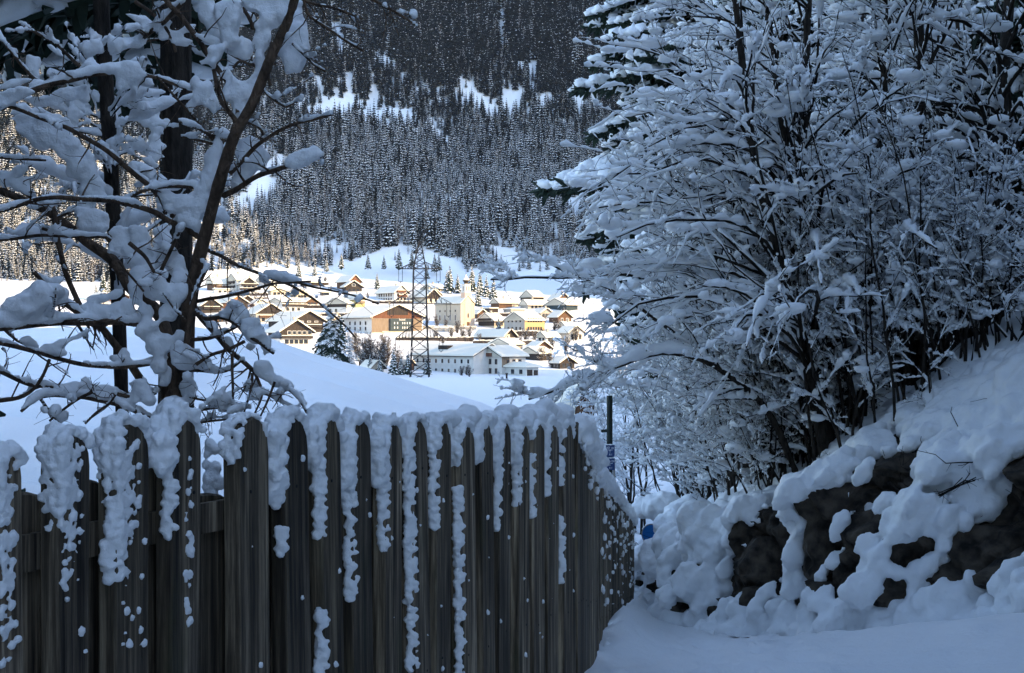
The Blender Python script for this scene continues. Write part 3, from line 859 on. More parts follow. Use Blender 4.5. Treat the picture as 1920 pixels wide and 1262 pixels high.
br = [  # polyline, Y start, Y end, radius px start/end, snow px
    (c1([(905, 425), (830, 400), (740, 370), (640, 355), (535, 340), (440, 350), (330, 380), (215, 405), (100, 450), (0, 510), (-80, 540)], TY, TY - .3), 2.5, 7, 13),
    (c1([(-60, 480), (70, 505), (160, 545), (260, 580), (350, 615), (430, 660), (500, 705), (580, 770), (650, 830), (730, 900), (830, 1040)], TY - .3, TY), 3, 6, 8),
    (c1([(-60, 1010), (0, 1000), (90, 970), (180, 935), (270, 930), (360, 938), (450, 938), (530, 945), (610, 965), (690, 990), (750, 1010), (800, 1050), (870, 1065), (945, 1120)], TY - .35, TY), 3.5, 6, 13),
    (c1([(100, 115), (180, 155), (260, 200), (330, 265), (400, 330), (440, 350)], TY + .2, TY), 3, 4, 6),
    (c1([(-60, 140), (0, 180), (60, 250), (120, 320), (160, 375), (215, 405)], TY + .1, TY), 3, 4, 11),
    (c1([(530, 250), (600, 230), (660, 200), (710, 150), (760, 120), (800, 80), (860, 20)], TY + .5, TY + .2), 5, 5, 15),
    (c1([(640, 5), (720, 60), (780, 120), (825, 200), (832, 245)], TY + .3, TY + .3), 4, 3, 0),
    (c1([(760, -30), (840, 60), (900, 140), (960, 220), (1010, 300), (1100, 420), (1130, 530)], TY + .25, TY), 6, 5, 7),
    (c1([(1060, 920), (1140, 880), (1220, 830), (1300, 800), (1380, 780), (1440, 765), (1520, 740)], TY, TY - .4), 6, 3, 7),
    (c1([(1090, 820), (1150, 760), (1210, 690), (1270, 650), (1330, 610), (1420, 575), (1500, 560), (1570, 540)], TY, TY - .3), 5, 2.5, 9),
    (c1([(1170, 580), (1210, 590), (1240, 620), (1250, 650)], TY - .1), 3, 2, 7),
    (c1([(740, 360), (770, 400), (810, 440), (860, 490), (920, 560), (980, 630), (1030, 700)], TY - .1, TY), 2, 3, 4),
    (c1([(850, 575), (920, 600), (990, 640), (1060, 675)], TY - .2, TY), 2, 4, 8),
    (c1([(860, 650), (930, 665), (1010, 685), (1060, 700)], TY - .1, TY), 2, 3, 7),
    (c1([(620, 930), (700, 890), (790, 880), (880, 885), (980, 900)], TY - .2, TY), 3, 4, 11),
    (c1([(862, 1075), (840, 1110), (820, 1160), (780, 1240), (740, 1330)], TY - .15, TY), 3, 4, 9),
    (c1([(230, 1045), (330, 1000), (400, 970), (445, 970)], TY + .1), 2, 3, 9),
    (c1([(200, 1080), (300, 1100), (400, 1110), (500, 1115), (560, 1180)], TY + .1), 3, 4, 9),
    (c1([(-60, 1140), (70, 1130), (150, 1112), (300, 1115), (420, 1122), (500, 1118)], TY - .1), 3, 3, 12),
    (c1([(-60, 735), (80, 745), (150, 750), (220, 755)], TY + .2), 3, 2, 9),
    (c1([(-60, 800), (0, 825), (60, 860), (120, 910), (160, 935)], TY + .2), 4, 3, 14),
    (line([(10, -60), (40, 80), (110, 120), (200, 180), (310, 240)], 2.524, 560, 0, TY - .3), 3, 2, 5),
    (line([(-60, -40), (60, 20), (150, 35), (220, 60), (300, 90)], 2.524, 560, 0, TY - .3), 3, 2, 6),
    (line([(250, -50), (320, -8), (400, 30), (480, 75), (560, 128)], 2.524, 560, 0, TY - .4), 3, 2, 7),
    (c1([(1240, 420), (1270, 460), (1310, 490), (1350, 515), (1385, 495), (1415, 470)], TY - .2), 2, 1.5, 8),
    (c1([(1380, 210), (1450, 280), (1500, 325), (1540, 340)], TY - .2), 2, 1.5, 6),
    (c1([(1280, 400), (1268, 340), (1290, 260), (1280, 200)], TY), 3, 2, 0),
    (c1([(1200, 140), (1180, 80), (1150, 40), (1130, -40)], TY + .1), 4, 3, 6),
    (c1([(1130, 580), (1040, 460), (1020, 380), (1010, 330)], TY), 5, 4, 4),
    (c1([(1100, 330), (1130, 290), (1180, 310), (1220, 320)], TY), 3, 2, 6),
    (c1([(930, 180), (1010, 210), (1080, 250), (1180, 310)], TY + .1), 3, 3, 12),
    (c2([(-80, 490), (0, 490), (150, 470), (300, 462), (450, 460), (640, 462), (720, 480)], TY - .5, TY), 7, 6, 18),
    (c2([(160, 230), (240, 300), (300, 370), (380, 420), (440, 475), (470, 480)], TY - .2, TY - .1), 4, 6, 10),
    (c2([(240, -150), (270, 20), (280, 80), (310, 220), (360, 350), (385, 400)], TY), 5, 5, 0),
    (c2([(385, 405), (470, 470), (530, 550), (600, 630), (660, 720), (720, 800)], TY - .1, TY), 6, 8, 9),
    (c2([(-80, 540), (0, 560), (100, 580), (210, 610), (330, 650), (450, 670), (560, 685), (700, 660), (780, 640)], TY - .5, TY), 4, 4, 9),
    (c2([(-80, 660), (0, 700), (80, 745), (150, 775), (260, 775), (360, 775), (440, 780), (550, 800), (650, 825), (740, 790)], TY - .6, TY), 4, 4, 9),
    (c2([(100, 888), (170, 830), (260, 810), (350, 810), (430, 825), (540, 845), (650, 890), (740, 930)], TY - .5, TY), 3, 5, 11),
    (c2([(-60, 850), (80, 835), (150, 800), (200, 730), (235, 640)], TY - .4), 4, 3, 8),
    (c2([(190, 835), (240, 910), (285, 955)], TY - .3), 3, 2, 3),
    (c2([(230, 940), (300, 880), (370, 820), (440, 790)], TY - .3), 2, 3, 4),
    (c2([(400, 950), (450, 900), (520, 855), (555, 800)], TY - .3), 2, 3, 5),
    (c2([(920, 390), (980, 470), (1040, 530), (1090, 590), (1150, 650), (1210, 700), (1290, 745), (1370, 780), (1420, 830), (1450, 895)], TY, TY - .7), 7, 2, 9),
    (c2([(930, 410), (970, 450), (1060, 432), (1120, 470), (1160, 520), (1220, 550), (1295, 605)], TY - .15, TY - .5), 4, 3, 7),
    (c2([(880, 560), (900, 545), (990, 535), (1060, 510), (1130, 480), (1170, 440)], TY - .1, TY - .3), 4, 2, 7),
    (c2([(1160, 550), (1080, 590), (1000, 610), (930, 660)], TY - .3), 3, 3, 5),
    (c2([(900, 690), (1000, 697), (1090, 690), (1150, 640)], TY - .15, TY - .35), 3, 2, 8),
    (c2([(1100, 600), (1100, 700), (1105, 800), (1090, 925)], TY - .4), 3, 2, 0),
    (c2([(1195, 700), (1190, 780), (1150, 905)], TY - .45), 3, 1.5, 0),
    (c2([(1205, 700), (1250, 800), (1205, 895)], TY - .5), 3, 1.5, 2),
    (c2([(1300, 745), (1270, 830), (1225, 925)], TY - .55), 2.5, 1.5, 2),
    (c2([(900, 815), (930, 825), (1000, 830), (1095, 830)], TY - .1, TY - .3), 2.5, 1.5, 6),
    (c2([(900, 900), (930, 890), (1000, 870), (1090, 872), (1180, 868)], TY - .1, TY - .4), 2.5, 1.5, 11),
    (c2([(900, 955), (950, 948), (1020, 935), (1090, 925)], TY - .1, TY - .2), 2.5, 2, 10),
    (c2([(1200, 790), (1290, 810), (1350, 850), (1410, 885)], TY - .5), 2.5, 1.5, 9),
    (c2([(960, 110), (1030, 150), (1150, 210), (1280, 250), (1400, 300), (1500, 360), (1615, 465), (1680, 540)], TY, TY - .9), 4, 1.5, 5),
    (c2([(900, 370), (980, 350), (1080, 335), (1200, 300), (1320, 280), (1470, 270)], TY, TY - .7), 4, 1.5, 3),
    (line([(730, 165), (870, 210), (1000, 225), (1150, 270), (1300, 300), (1450, 330), (1550, 350), (1690, 405)], 4.571, 340, 480, TY - .5, TY - .8), 2, 1.5, 8),
    (line([(720, 180), (800, 270), (880, 340), (950, 385)], 4.571, 340, 480, TY - .5), 1.2, 1, 3),
    (c2([(885, 560), (900, 420), (930, 300), (985, 200)], TY - .25), 6, 3, 12),
    (c2([(560, 180), (620, 250), (680, 320)], TY - .3), 2, 2, 0),
    (c2([(610, 90), (680, 150), (730, 230)], TY - .2), 4, 3, 0)]
tb = MB()
for ln, ra, rb in trunk_lines:
    n = len(ln); k = np.linspace(0, 1, n)
    bumpy = 1 + .10 * vnoise(ln * 14, 3)
    tubes(tb, ln[None], ((ra * (1 - k) + rb * k) * px * bumpy)[None], 10)
tb.v = [v - TB for v in tb.v]
tb.build('trunk', M['bark_brown'], tree, True)
bb = MB(); sb = MB()
for ln, ra, rb, sw in br:
    n = len(ln); k = np.linspace(0, 1, n)
    ln = ln + fbm(ln * 5, 2, 5)[:, None] * np.array([0, .02, .012])
    R = (ra * (1 - k) + rb * k) * px
    tubes(bb, ln[None], R[None], 6)
    # side twigs
    tw, tr = grow(ln[None], R[None], 5 if sw < 14 else 7, rng, .1, 1, (.06, .24), (40, 80), .4, .1, .16, 5, .5, .0016, taper=.4)
    tubes(bb, tw, tr, 4)
    t3, r3 = grow(tw, tr, 2, rng, .2, 1, (.04, .14), (35, 75), .3, 0, .2, 4, .6, .0013)
    tubes(bb, t3, r3, 3)
    keep = rng.random(len(tw)) < .5
    tsn = MB(); snow_on(sb, tw[keep], tr[keep], rng.uniform(.006, .013, keep.sum()), rng, 7, .1, 1.5, 3)
    if sw:
        m_ = 5 * n
        q = resample(ln, m_)
        tan = np.gradient(q, axis=0); tan /= np.linalg.norm(tan, axis=1, keepdims=True)
        fl = np.sqrt(np.clip(1 - tan[:, 2] ** 2, 0, 1)) ** .8
        nz = np.clip(.95 + 1.15 * fbm(q * 6 + rng.uniform(0, 50, 3), 3, 3), .22, 1.6)
        h = sw * px * .42 * fl * nz * np.clip(1.35 - .3 * rng.random(m_), 0, 2)
        Rq = np.interp(np.linspace(0, 1, m_), k, R)
        c = q.copy(); c[:, 2] += Rq * .6 + h * .55
        c += rng.normal(size=c.shape) * .10 * h[:, None]
        blobs(sb, c, np.stack([h * .95, h * .9, h], 1), 1)
# the big slabs: photo px centre, half sizes, tilt (deg, clockwise in the picture), depth share, distance offset
SL = [  # in crop-1 pixels
    (1385, 210, 72, 160, 2, .55, -.05), (1400, 90, 60, 70, 0, .6, 0), (1330, 60, 70, 60, 0, .6, 0), (1260, 90, 62, 80, 10, .6, 0), (1235, 200, 45, 110, 12, .6, 0), (1225, 300, 40, 60, 5, .6, 0),
    (1330, 10, 110, 45, 0, .6, 0), (1200, 10, 60, 55, 0, .6, 0), (1090, 60, 75, 90, 0, .55, .05), (1080, 170, 62, 60, 0, .55, .05), (990, 60, 50, 110, 0, .5, .1), (1020, 260, 55, 60, 20, .6, 0), (960, 290, 32, 30, 0, .6, 0), (1160, 230, 40, 70, 0, .5, .1),
    (1100, 420, 62, 75, 0, .5, 0), (1160, 440, 50, 80, 20, .5, 0), (1130, 520, 34, 60, 5, .5, 0), (1195, 380, 40, 60, 15, .5, 0), (1080, 350, 45, 40, 0, .5, 0), (1210, 430, 25, 60, 25, .5, 0),
    (965, 440, 58, 78, 0, .5, -.05), (1005, 480, 32, 60, 0, .5, -.05), (930, 390, 28, 35, 0, .6, -.05), (905, 500, 24, 42, 5, .5, -.05),
    (1000, 760, 42, 72, 10, .6, -.05), (985, 850, 40, 60, 5, .6, -.05), (1030, 700, 34, 44, 15, .6, -.05), (1060, 740, 20, 80, 14, .6, -.1),
    (860, 965, 110, 62, 8, .5, -.05), (930, 1010, 50, 80, 10, .5, -.05), (780, 940, 55, 40, 10, .5, -.05), (890, 1030, 60, 45, 0, .5, -.05), (950, 930, 50, 60, 0, .5, -.05),
    (1180, 740, 70, 90, 20, .45, .05), (1150, 830, 55, 60, 15, .45, .05), (1240, 760, 48, 58, 0, .45, .05), (1180, 670, 42, 40, 0, .45, .05),
    (1440, 745, 88, 30, -13, .6, -.4), (1490, 715, 36, 30, 0, .6, -.4), (1400, 765, 50, 22, -10, .6, -.4),
    (610, 340, 66, 52, 8, .6, -.1), (585, 390, 46, 52, 20, .55, -.1), (640, 420, 17, 55, -10, .6, -.1), (670, 345, 40, 20, 20, .6, -.1),
    (420, 315, 60, 42, 0, .6, 0), (395, 345, 45, 30, 0, .6, 0), (150, 310, 44, 52, 0, .6, .1), (165, 350, 30, 40, 0, .6, .1),
    (340, 440, 90, 48, -8, .4, .1), (400, 450, 40, 42, 0, .4, .1), (250, 470, 80, 38, 0, .4, .1), (180, 480, 80, 30, 5, .4, .1),
    (130, 620, 82, 55, 22, .42, .05), (220, 640, 110, 78, 25, .42, .05), (330, 690, 85, 78, 30, .42, .05), (380, 780, 72, 82, 25, .42, .05), (420, 850, 55, 78, 20, .42, .05), (465, 900, 36, 60, 15, .42, .05), (490, 940, 28, 30, 0, .5, .05), (100, 560, 80, 28, 8, .45, .05), (290, 580, 70, 34, 25, .45, .05), (350, 545, 42, 52, 30, .45, .1),
    (440, 1040, 85, 62, 5, .5, .05), (390, 1020, 45, 40, 0, .5, .05), (480, 1080, 42, 42, 0, .5, .05), (560, 1110, 50, 52, 20, .5, 0), (560, 1170, 52, 52, 0, .5, 0), (640, 1120, 62, 40, 0, .5, 0), (670, 1160, 44, 50, 0, .5, 0),
    (690, 810, 52, 36, 30, .6, 0), (650, 790, 40, 24, 30, .6, 0), (660, 870, 26, 18, 0, .6, 0), (60, 400, 90, 28, -8, .6, -.2), (60, 440, 90, 34, -12, .6, -.3), (40, 480, 70, 28, -20, .6, -.3), (180, 400, 60, 34, -8, .6, -.1), (270, 370, 60, 28, -4, .6, 0),
    (660, 90, 75, 30, 25, .6, .4), (710, 130, 55, 34, -20, .6, .4), (560, 215, 55, 48, -20, .6, .4), (640, 205, 60, 30, -20, .6, .4), (520, 180, 16, 34, 0, .6, .4), (440, 225, 50, 40, 0, .6, .4), (810, 165, 75, 28, -5, .6, .3), (860, 195, 60, 34, 10, .6, .3), (770, 120, 60, 22, -20, .6, .3), (890, 130, 45, 30, 0, .6, .3),
    (735, 590, 32, 20, 0, .7, .0), (780, 590, 26, 24, 0, .7, 0), (830, 590, 28, 28, 0, .7, 0), (100, 880, 60, 34, 35, .6, .2), (20, 850, 40, 40, 0, .6, .2), (250, 950, 30, 50, 0, .6, 0), (170, 970, 50, 26, -10, .6, 0)]
SL2 = [  # in crop-2 pixels
    (660, 50, 72, 55, 0, .6, 0), (570, 110, 66, 55, 0, .6, 0), (650, 130, 66, 66, 0, .6, 0), (780, 130, 66, 42, 0, .6, .05), (840, 200, 55, 60, 0, .6, .05), (850, 265, 44, 60, 0, .6, 0), (690, 200, 60, 50, 0, .6, 0), (670, 270, 80, 55, 0, .6, -.05), (780, 330, 98, 52, 0, .55, -.1), (740, 300, 60, 60, 0, .55, -.1), (850, 340, 42, 70, 30, .55, -.1), (640, 340, 40, 60, 0, .6, -.05), (690, 420, 40, 60, -10, .6, -.08), (800, 430, 52, 42, 40, .5, -.1),
    (700, 500, 62, 60, 0, .55, -.1), (740, 570, 62, 70, 10, .55, -.1), (790, 560, 46, 56, 0, .55, -.1), (850, 530, 34, 40, 0, .5, -.1), (750, 660, 44, 60, 5, .55, -.1), (780, 720, 34, 50, 5, .55, -.05), (885, 640, 74, 50, 0, .65, -.2), (850, 610, 46, 55, 0, .6, -.2), (930, 655, 40, 22, 0, .6, -.2), (890, 760, 38, 66, 5, .6, -.05), (900, 830, 26, 44, 0, .6, -.05), (830, 870, 60, 60, 0, .6, -.1), (880, 920, 46, 60, 0, .6, -.1), (780, 900, 46, 42, 0, .6, -.1),
    (60, 400, 90, 66, -15, .5, -.4), (150, 350, 95, 70, -15, .5, -.35), (230, 320, 66, 48, 0, .5, -.3), (20, 440, 62, 60, -10, .5, -.4), (120, 420, 90, 40, -10, .5, -.35), (280, 340, 36, 40, 0, .5, -.25), (260, 270, 40, 20, -25, .5, -.2), (560, 415, 66, 40, 0, .55, -.1), (600, 390, 30, 40, 0, .55, -.1), (500, 420, 55, 36, 0, .55, -.1), (440, 400, 60, 30, 15, .55, -.1), (420, 440, 38, 36, 10, .55, -.1), (470, 350, 60, 20, -12, .55, -.1), (540, 330, 44, 18, -18, .55, -.1), (260, 440, 90, 26, 0, .5, -.2), (250, 600, 62, 28, 10, .55, -.3), (300, 560, 66, 20, -25, .55, -.3), (390, 520, 62, 20, -25, .55, -.3), (590, 610, 30, 30, 0, .55, -.1), (660, 770, 58, 44, 0, .6, -.1), (620, 830, 40, 24, 20, .6, -.1), (560, 640, 60, 20, 0, .6, -.1), (700, 820, 40, 40, 0, .6, -.1),
    (1105, 400, 42, 36, 0, .6, -.3), (1060, 425, 44, 24, -10, .6, -.3), (1140, 430, 30, 30, 20, .6, -.3), (1180, 480, 52, 40, 15, .55, -.4), (1220, 530, 46, 42, 30, .55, -.4), (1262, 580, 24, 44, 10, .55, -.4), (1180, 580, 30, 22, 0, .5, -.3), (1240, 680, 40, 36, 10, .55, -.5), (1260, 715, 34, 22, 20, .55, -.5), (1010, 490, 30, 24, 40, .6, -.1), (1080, 560, 30, 28, 40, .6, -.2), (1340, 750, 24, 16, 10, .6, -.6), (1100, 670, 10, 36, 0, .8, -.4), (1500, 345, 22, 14, 0, .7, -.7), (1380, 345, 16, 14, 0, .7, -.7), (1560, 430, 34, 14, 40, .7, -.8), (1440, 300, 22, 14, 20, .7, -.7)]
for lst, oy in ((SL, 0), (SL2, 420)):
    for (u, v, ru, rv, an, dp, dy) in lst:
        Yc = TY + dy; s = Yc / F / 2.523
        c = P(u / 2.523, v / 2.523 + oy, Yc)
        R = rotm('Y', math.radians(an))
        ra, rc = ru * s * .93, rv * s * .93
        rd = min(ra, rc) * dp * 1.7
        # a slab is a cluster of lumps inside the ellipse, so its rim stays uneven
        N = 14
        a = rng.uniform(0, 2 * PI, N); q = np.sqrt(rng.uniform(.15, .62, N))
        off = np.stack([np.cos(a) * q * ra, rng.uniform(-.35, .35, N) * rd, np.sin(a) * q * rc], 1)
        sz = rng.uniform(.34, .52, N)
        blobs(sb, c + off @ R.T, np.stack([sz * ra, sz * rd * 1.3, sz * rc], 1), 1, rot=np.repeat(R[None], N, 0))
        blobs(sb, [c], np.array([[ra * .78, rd * .8, rc * .78]]), 2, rot=R[None])
bb.v = [v - TB for v in bb.v]; sb.v = [v - TB for v in sb.v]
bb.build('branches', M['bark_brown'], tree, True)
obj('snow', fuse(sb, .0095, M['snow'], .022, 7, 2, 6, 'snow', .005, 34), tree)
# ================================================================== slim trunks and a spruce on the left
def trunk_tree(name, label, cat, lines, Yref, mat_, snow_specs=(), sides=10, group=None, per=0, seed=0):
    """a bare trunk traced through points: lines = [(pts px, Y0, Y1, r0 px, r1 px)]"""
    r = np.random.default_rng(seed)
    first = lines[0]
    b = P(*first[0][0], first[1])
    o = empty(name, b); tag(o, label, cat, group)
    m = MB()
    for pts, ya, yb, r0, r1 in lines:
        q = line(pts, 1, 0, 0, ya, yb, 24)
        k = np.linspace(0, 1, len(q))
        R = (r0 * (1 - k) + r1 * k) * Yref / F * (1 + .06 * vnoise(q * 6, 3))
        tubes(m, (q - b)[None], R[None], sides)
    m.build('trunk', mat_, o, True)
    return o, b

rng = np.random.default_rng(23)
o, b = trunk_tree('slim_tree', 'slim dark pole-straight trunk standing left of the snowy young tree', 'tree',
    [([(232, 860), (222, 560), (214, 420), (205, 250), (193, 80), (186, -80)], 7.6, 7.6, 12, 15)], 7.6, M['bark'], seed=1)
m = MB(); tw = MB()
ln = line([(222, 560), (214, 420), (205, 250), (193, 80)], 1, 0, 0, 7.6, 7.6, 20)
a, ar = grow(ln[None], np.full((1, 20), .01), 26, rng, 0, 1, (.3, .9), (50, 85), .25, .1, .14, 6, .6, .003)
a2, ar2 = grow(a, ar, 4, rng, .2, 1, (.1, .3), (35, 65), .3, 0, .15, 5)
tubes(tw, a - b, ar, 5); tubes(tw, a2 - b, ar2, 4)
snow_on(m, a - b, ar, .024, rng, 6, .2, 1.2, 3); snow_on(m, a2 - b, ar2, .015, rng, 5, .2, 1.2, 3)
tw.build('branches', M['twig'], o, True); m.build('snow', M['snow'], o, True)

def bough(seed, sprays=11, hang=1.0, snow=1.0):
    """one spruce bough along +x, unit length: (needle MB, snow MB)"""
    r = np.random.default_rng(seed)
    nm, sm = MB(), MB()
    x = np.linspace(0, 1, 9)
    spine = np.stack([x, .04 * np.sin(x * 5 + seed), .10 * x - .42 * x ** 2 + .10 * x ** 4], 1)
    tubes(nm, spine[None], (np.linspace(.016, .004, 9))[None], 4)
    Ls, Rs = [], []
    for s in (-1, 1):
        for t in np.linspace(.14, .97, sprays):
            t = min(1, t + r.uniform(-.03, .03))
            i = t * 8; k = min(7, int(i)); p0 = spine[k] * (1 - (i - k)) + spine[k + 1] * (i - k)
            L = (.42 * (1 - t) ** .8 + .09) * r.uniform(.8, 1.15)
            aa = r.uniform(.65, 1.05)
            q = np.linspace(0, 1, 5)
            Ls.append(p0 + np.stack([q * L * math.cos(aa), s * q * L * math.sin(aa), -.30 * hang * L * q ** 1.6 + .02 * q], 1))
    Ls = np.array(Ls)
    tubes(nm, Ls, np.tile(np.linspace(.020, .008, 5), (len(Ls), 1)), 4)
    # needle sprigs
    sg, sr = grow(Ls, np.full(Ls.shape[:2], .01), 7, r, .1, 1, (.05, .13), (30, 70), 3.0 * hang, -.25, .1, 3, 1, .006, taper=.5)
    tubes(nm, sg, np.tile(np.array([.016, .018, .006]), (len(sg), 1)), 3)
    sg, sr = grow(spine[None], np.full((1, 9), .01), 26, r, .1, 1, (.06, .14), (40, 80), 2. * hang, -.1, .1, 3, 1, .006, taper=.5)
    tubes(nm, sg, np.tile(np.array([.018, .018, .006]), (len(sg), 1)), 3)
    snow_on(sm, Ls, np.full(Ls.shape[:2], .012), .030 * snow, r, 5, .22, .6, 2, squash=.8, jitter=.5)
    snow_on(sm, spine[None], np.full((1, 9), .012), .034 * snow, r, 6, .1, .4, 3, squash=.8, jitter=.4)
    pts = Ls[r.integers(0, len(Ls), 26), r.integers(2, 5, 26)]
    rr = r.uniform(.025, .058, 26) * snow
    blobs(sm, pts + (0, 0, .016), np.stack([rr * 1.35, rr * 1.1, rr * .62], 1), 1, r, .25)
    return nm, sm
BO = [bough(s) for s in (1, 2, 3)]
BO_LIGHT = [bough(s, snow=.62) for s in (4, 5, 6)]
def spruce(name, H, R, z0, whorls, per, seed, snow=1.0, lean=(0, 0), sweep=None, girth=.018, sag=0.):
    """parts of a snow-laden spruce standing at the origin"""
    r = np.random.default_rng(seed)
    nm, sm, tm = MB(), MB(), MB()
    z = np.linspace(-.5, H, 14)
    tl = np.stack([lean[0] * (z / H) ** 2, lean[1] * (z / H) ** 2, z], 1)
    tubes(tm, tl[None], (np.linspace(girth * H, .004, 14) * (1 + .05 * r.normal(size=14)))[None], 10)
    for w_ in range(whorls):
        t = w_ / (whorls - 1)
        zz = z0 + (H - z0 - .25) * t ** .92
        L = R * (1 - t) ** .85 + .16
        for k in range(per):
            an = (k + r.uniform(-.35, .35)) / per * 2 * PI + w_ * 2.4
            if sweep and math.cos(an - sweep) < .35: continue
            s = L * r.uniform(.75, 1.15)
            tilt = r.uniform(-.05, .22) - .25 * t + sag * (1 - t * .6)
            Rm = rotm('Z', an) @ rotm('Y', tilt) @ rotm('X', r.uniform(-.15, .15))
            base_ = np.array([lean[0] * (zz / H) ** 2, lean[1] * (zz / H) ** 2, zz + r.uniform(-.12, .12)])
            lib_ = BO if snow > .7 else BO_LIGHT
            i = r.integers(0, len(lib_))
            for tgt, src in ((nm, lib_[i][0]), (sm, lib_[i][1])):
                if tgt is sm and r.random() > snow * 1.7: continue
                vv = np.vstack(src.v) * np.array([s, s, s * .9])
                vv = vv @ Rm.T + base_
                off = tgt.n
                tgt.v.append(vv)
                for f, mm in zip(src.f, src.m):
                    tgt.f.append(f + off); tgt.m.append(mm)
                tgt.n += len(vv)
    return tm.mesh('trunk', M['bark']), nm.mesh('needles', M['needle']), sm.mesh('snow', M['snow'], True)
def place(name, label, cat, parts, loc, rz=0, scale=1, group=None, names=('trunk', 'crown', 'snow')):
    o = empty(name, loc, rz); o.scale = (scale,) * 3
    tag(o, label, cat, group)
    for nm_, me in zip(names, parts): obj(nm_, me, o)
    return o
SPE = spruce('spruce', 13.0, 2.6, 2.4, 22, 8, 13, .42)
SPA = spruce('spruce', 13.0, 2.5, 1.0, 24, 7, 3)
SPB = spruce('spruce', 11.0, 2.1, .5, 20, 7, 5)
SPC = spruce('spruce', 15.0, 2.6, 4.45, 18, 12, 9, sweep=2.9, girth=.0105)
# the big trunk left of the fruit tree, boughs above
bx = P(330, 800, 11)
place('spruce_tree', 'thick-trunked spruce behind the young tree, its lowest snow-heavy boughs at the top left', 'tree', SPC, (bx[0], 11, gz(bx[0], 11)), 0)
# snow that clings to that trunk
trk = [x for x in SC.objects if x.name.startswith('spruce_tree')][-1]
m = MB(); r = np.random.default_rng(3)
for k in range(70):
    v = r.choice([r.uniform(185, 300), r.uniform(420, 520), r.uniform(330, 345)], p=[.6, .3, .1]); u = 288 + (v - 185) * .03 + r.normal(0, 9)
    q = P(u, v, 10.78) - np.array(trk.location); rr = r.uniform(.02, .05)
    blobs(m, [q], np.array([[rr * 1.1, rr, rr]]), 1, r, .2)
obj('snow_crust', fuse(m, .016, M['snow'], .012, 9, 1, 3, 'snow_crust'), trk)

# ================================================================== alders and brush on the bank, right
def alder_parts(stems, stemR, seed, n1=14, l1=(.9, 2.2), n2=7, l2=(.35, .9), n3=3, l3=(.12, .36), bias=(-.35, -.1, .1), droop=.35, hs=(.024, .0155, .0095), t0=.25, lumps=40, stem_snow=.02, a2=(20, 80)):
    r = np.random.default_rng(seed)
    tm, wm, sm = MB(), MB(), MB()
    stems = np.asarray(stems); stemR = np.asarray(stemR)
    tubes(tm, stems, stemR, 8)
    P1, R1 = grow(stems, stemR, n1, r, t0, .99, l1, (35, 75), droop, .15, .10, 8, .45, .0055, bias=np.array(bias))
    P2, R2 = grow(P1, R1, n2, r, .12, 1., l2, a2, droop * 1.2, .12, .19, 7, .55, .0042, bias=np.array(bias) * .6)
    P3, R3 = grow(P2, R2, n3, r, .15, 1., l3, (20, 85), droop, .10, .22, 5, .6, .0032)
    for q, R, k in ((P1, R1, 5), (P2, R2, 4), (P3, R3, 3)): tubes(wm, q, R, k)
    snow_on(sm, stems, stemR, stem_snow, r, 5, .35, 1.2, 2)
    for q, R, h in ((P1, R1, hs[0]), (P2, R2, hs[1]), (P3, R3, hs[2])):
        keep = r.random(len(q)) < (.93 if q is P1 else .80 if q is P2 else .62)
        snow_on(sm, q[keep], R[keep], r.uniform(.6, 1.35, keep.sum()) * h, r, 5, .26, 1.2, 4, jitter=.5)
    if lumps:
        i = r.integers(0, len(P2), lumps); c = P2[i, r.integers(0, 4, lumps)]
        rr = r.uniform(.03, .085, lumps)
        blobs(sm, c + np.stack([0 * rr, 0 * rr, rr * .3], 1), np.stack([rr * 1.5, rr, rr * .72], 1), 1, r, .3)
    return tm.mesh('trunk', M['bark'], True), wm.mesh('branches', M['twig'], True), sm.mesh('snow', M['snow'], True)

def curve_stem(b, az, lean, H, seed, n=14, bend=.5):
    r = np.random.default_rng(seed)
    t = np.linspace(0, 1, n)
    d = np.array([math.cos(az), math.sin(az)])
    off = lean * (t * (1 - bend) + bend * t ** 2)
    q = np.stack([d[0] * off, d[1] * off, H * t ** .95], 1) + np.asarray(b)
    w_ = fbm(np.stack([t * 2.5 + seed, 0 * t, 0 * t], 1), 3, seed)
    q[:, 0] += w_ * .22; q[:, 1] += fbm(np.stack([t * 2.5 + seed, 0 * t + 5, 0 * t], 1), 3, seed) * .2
    return q

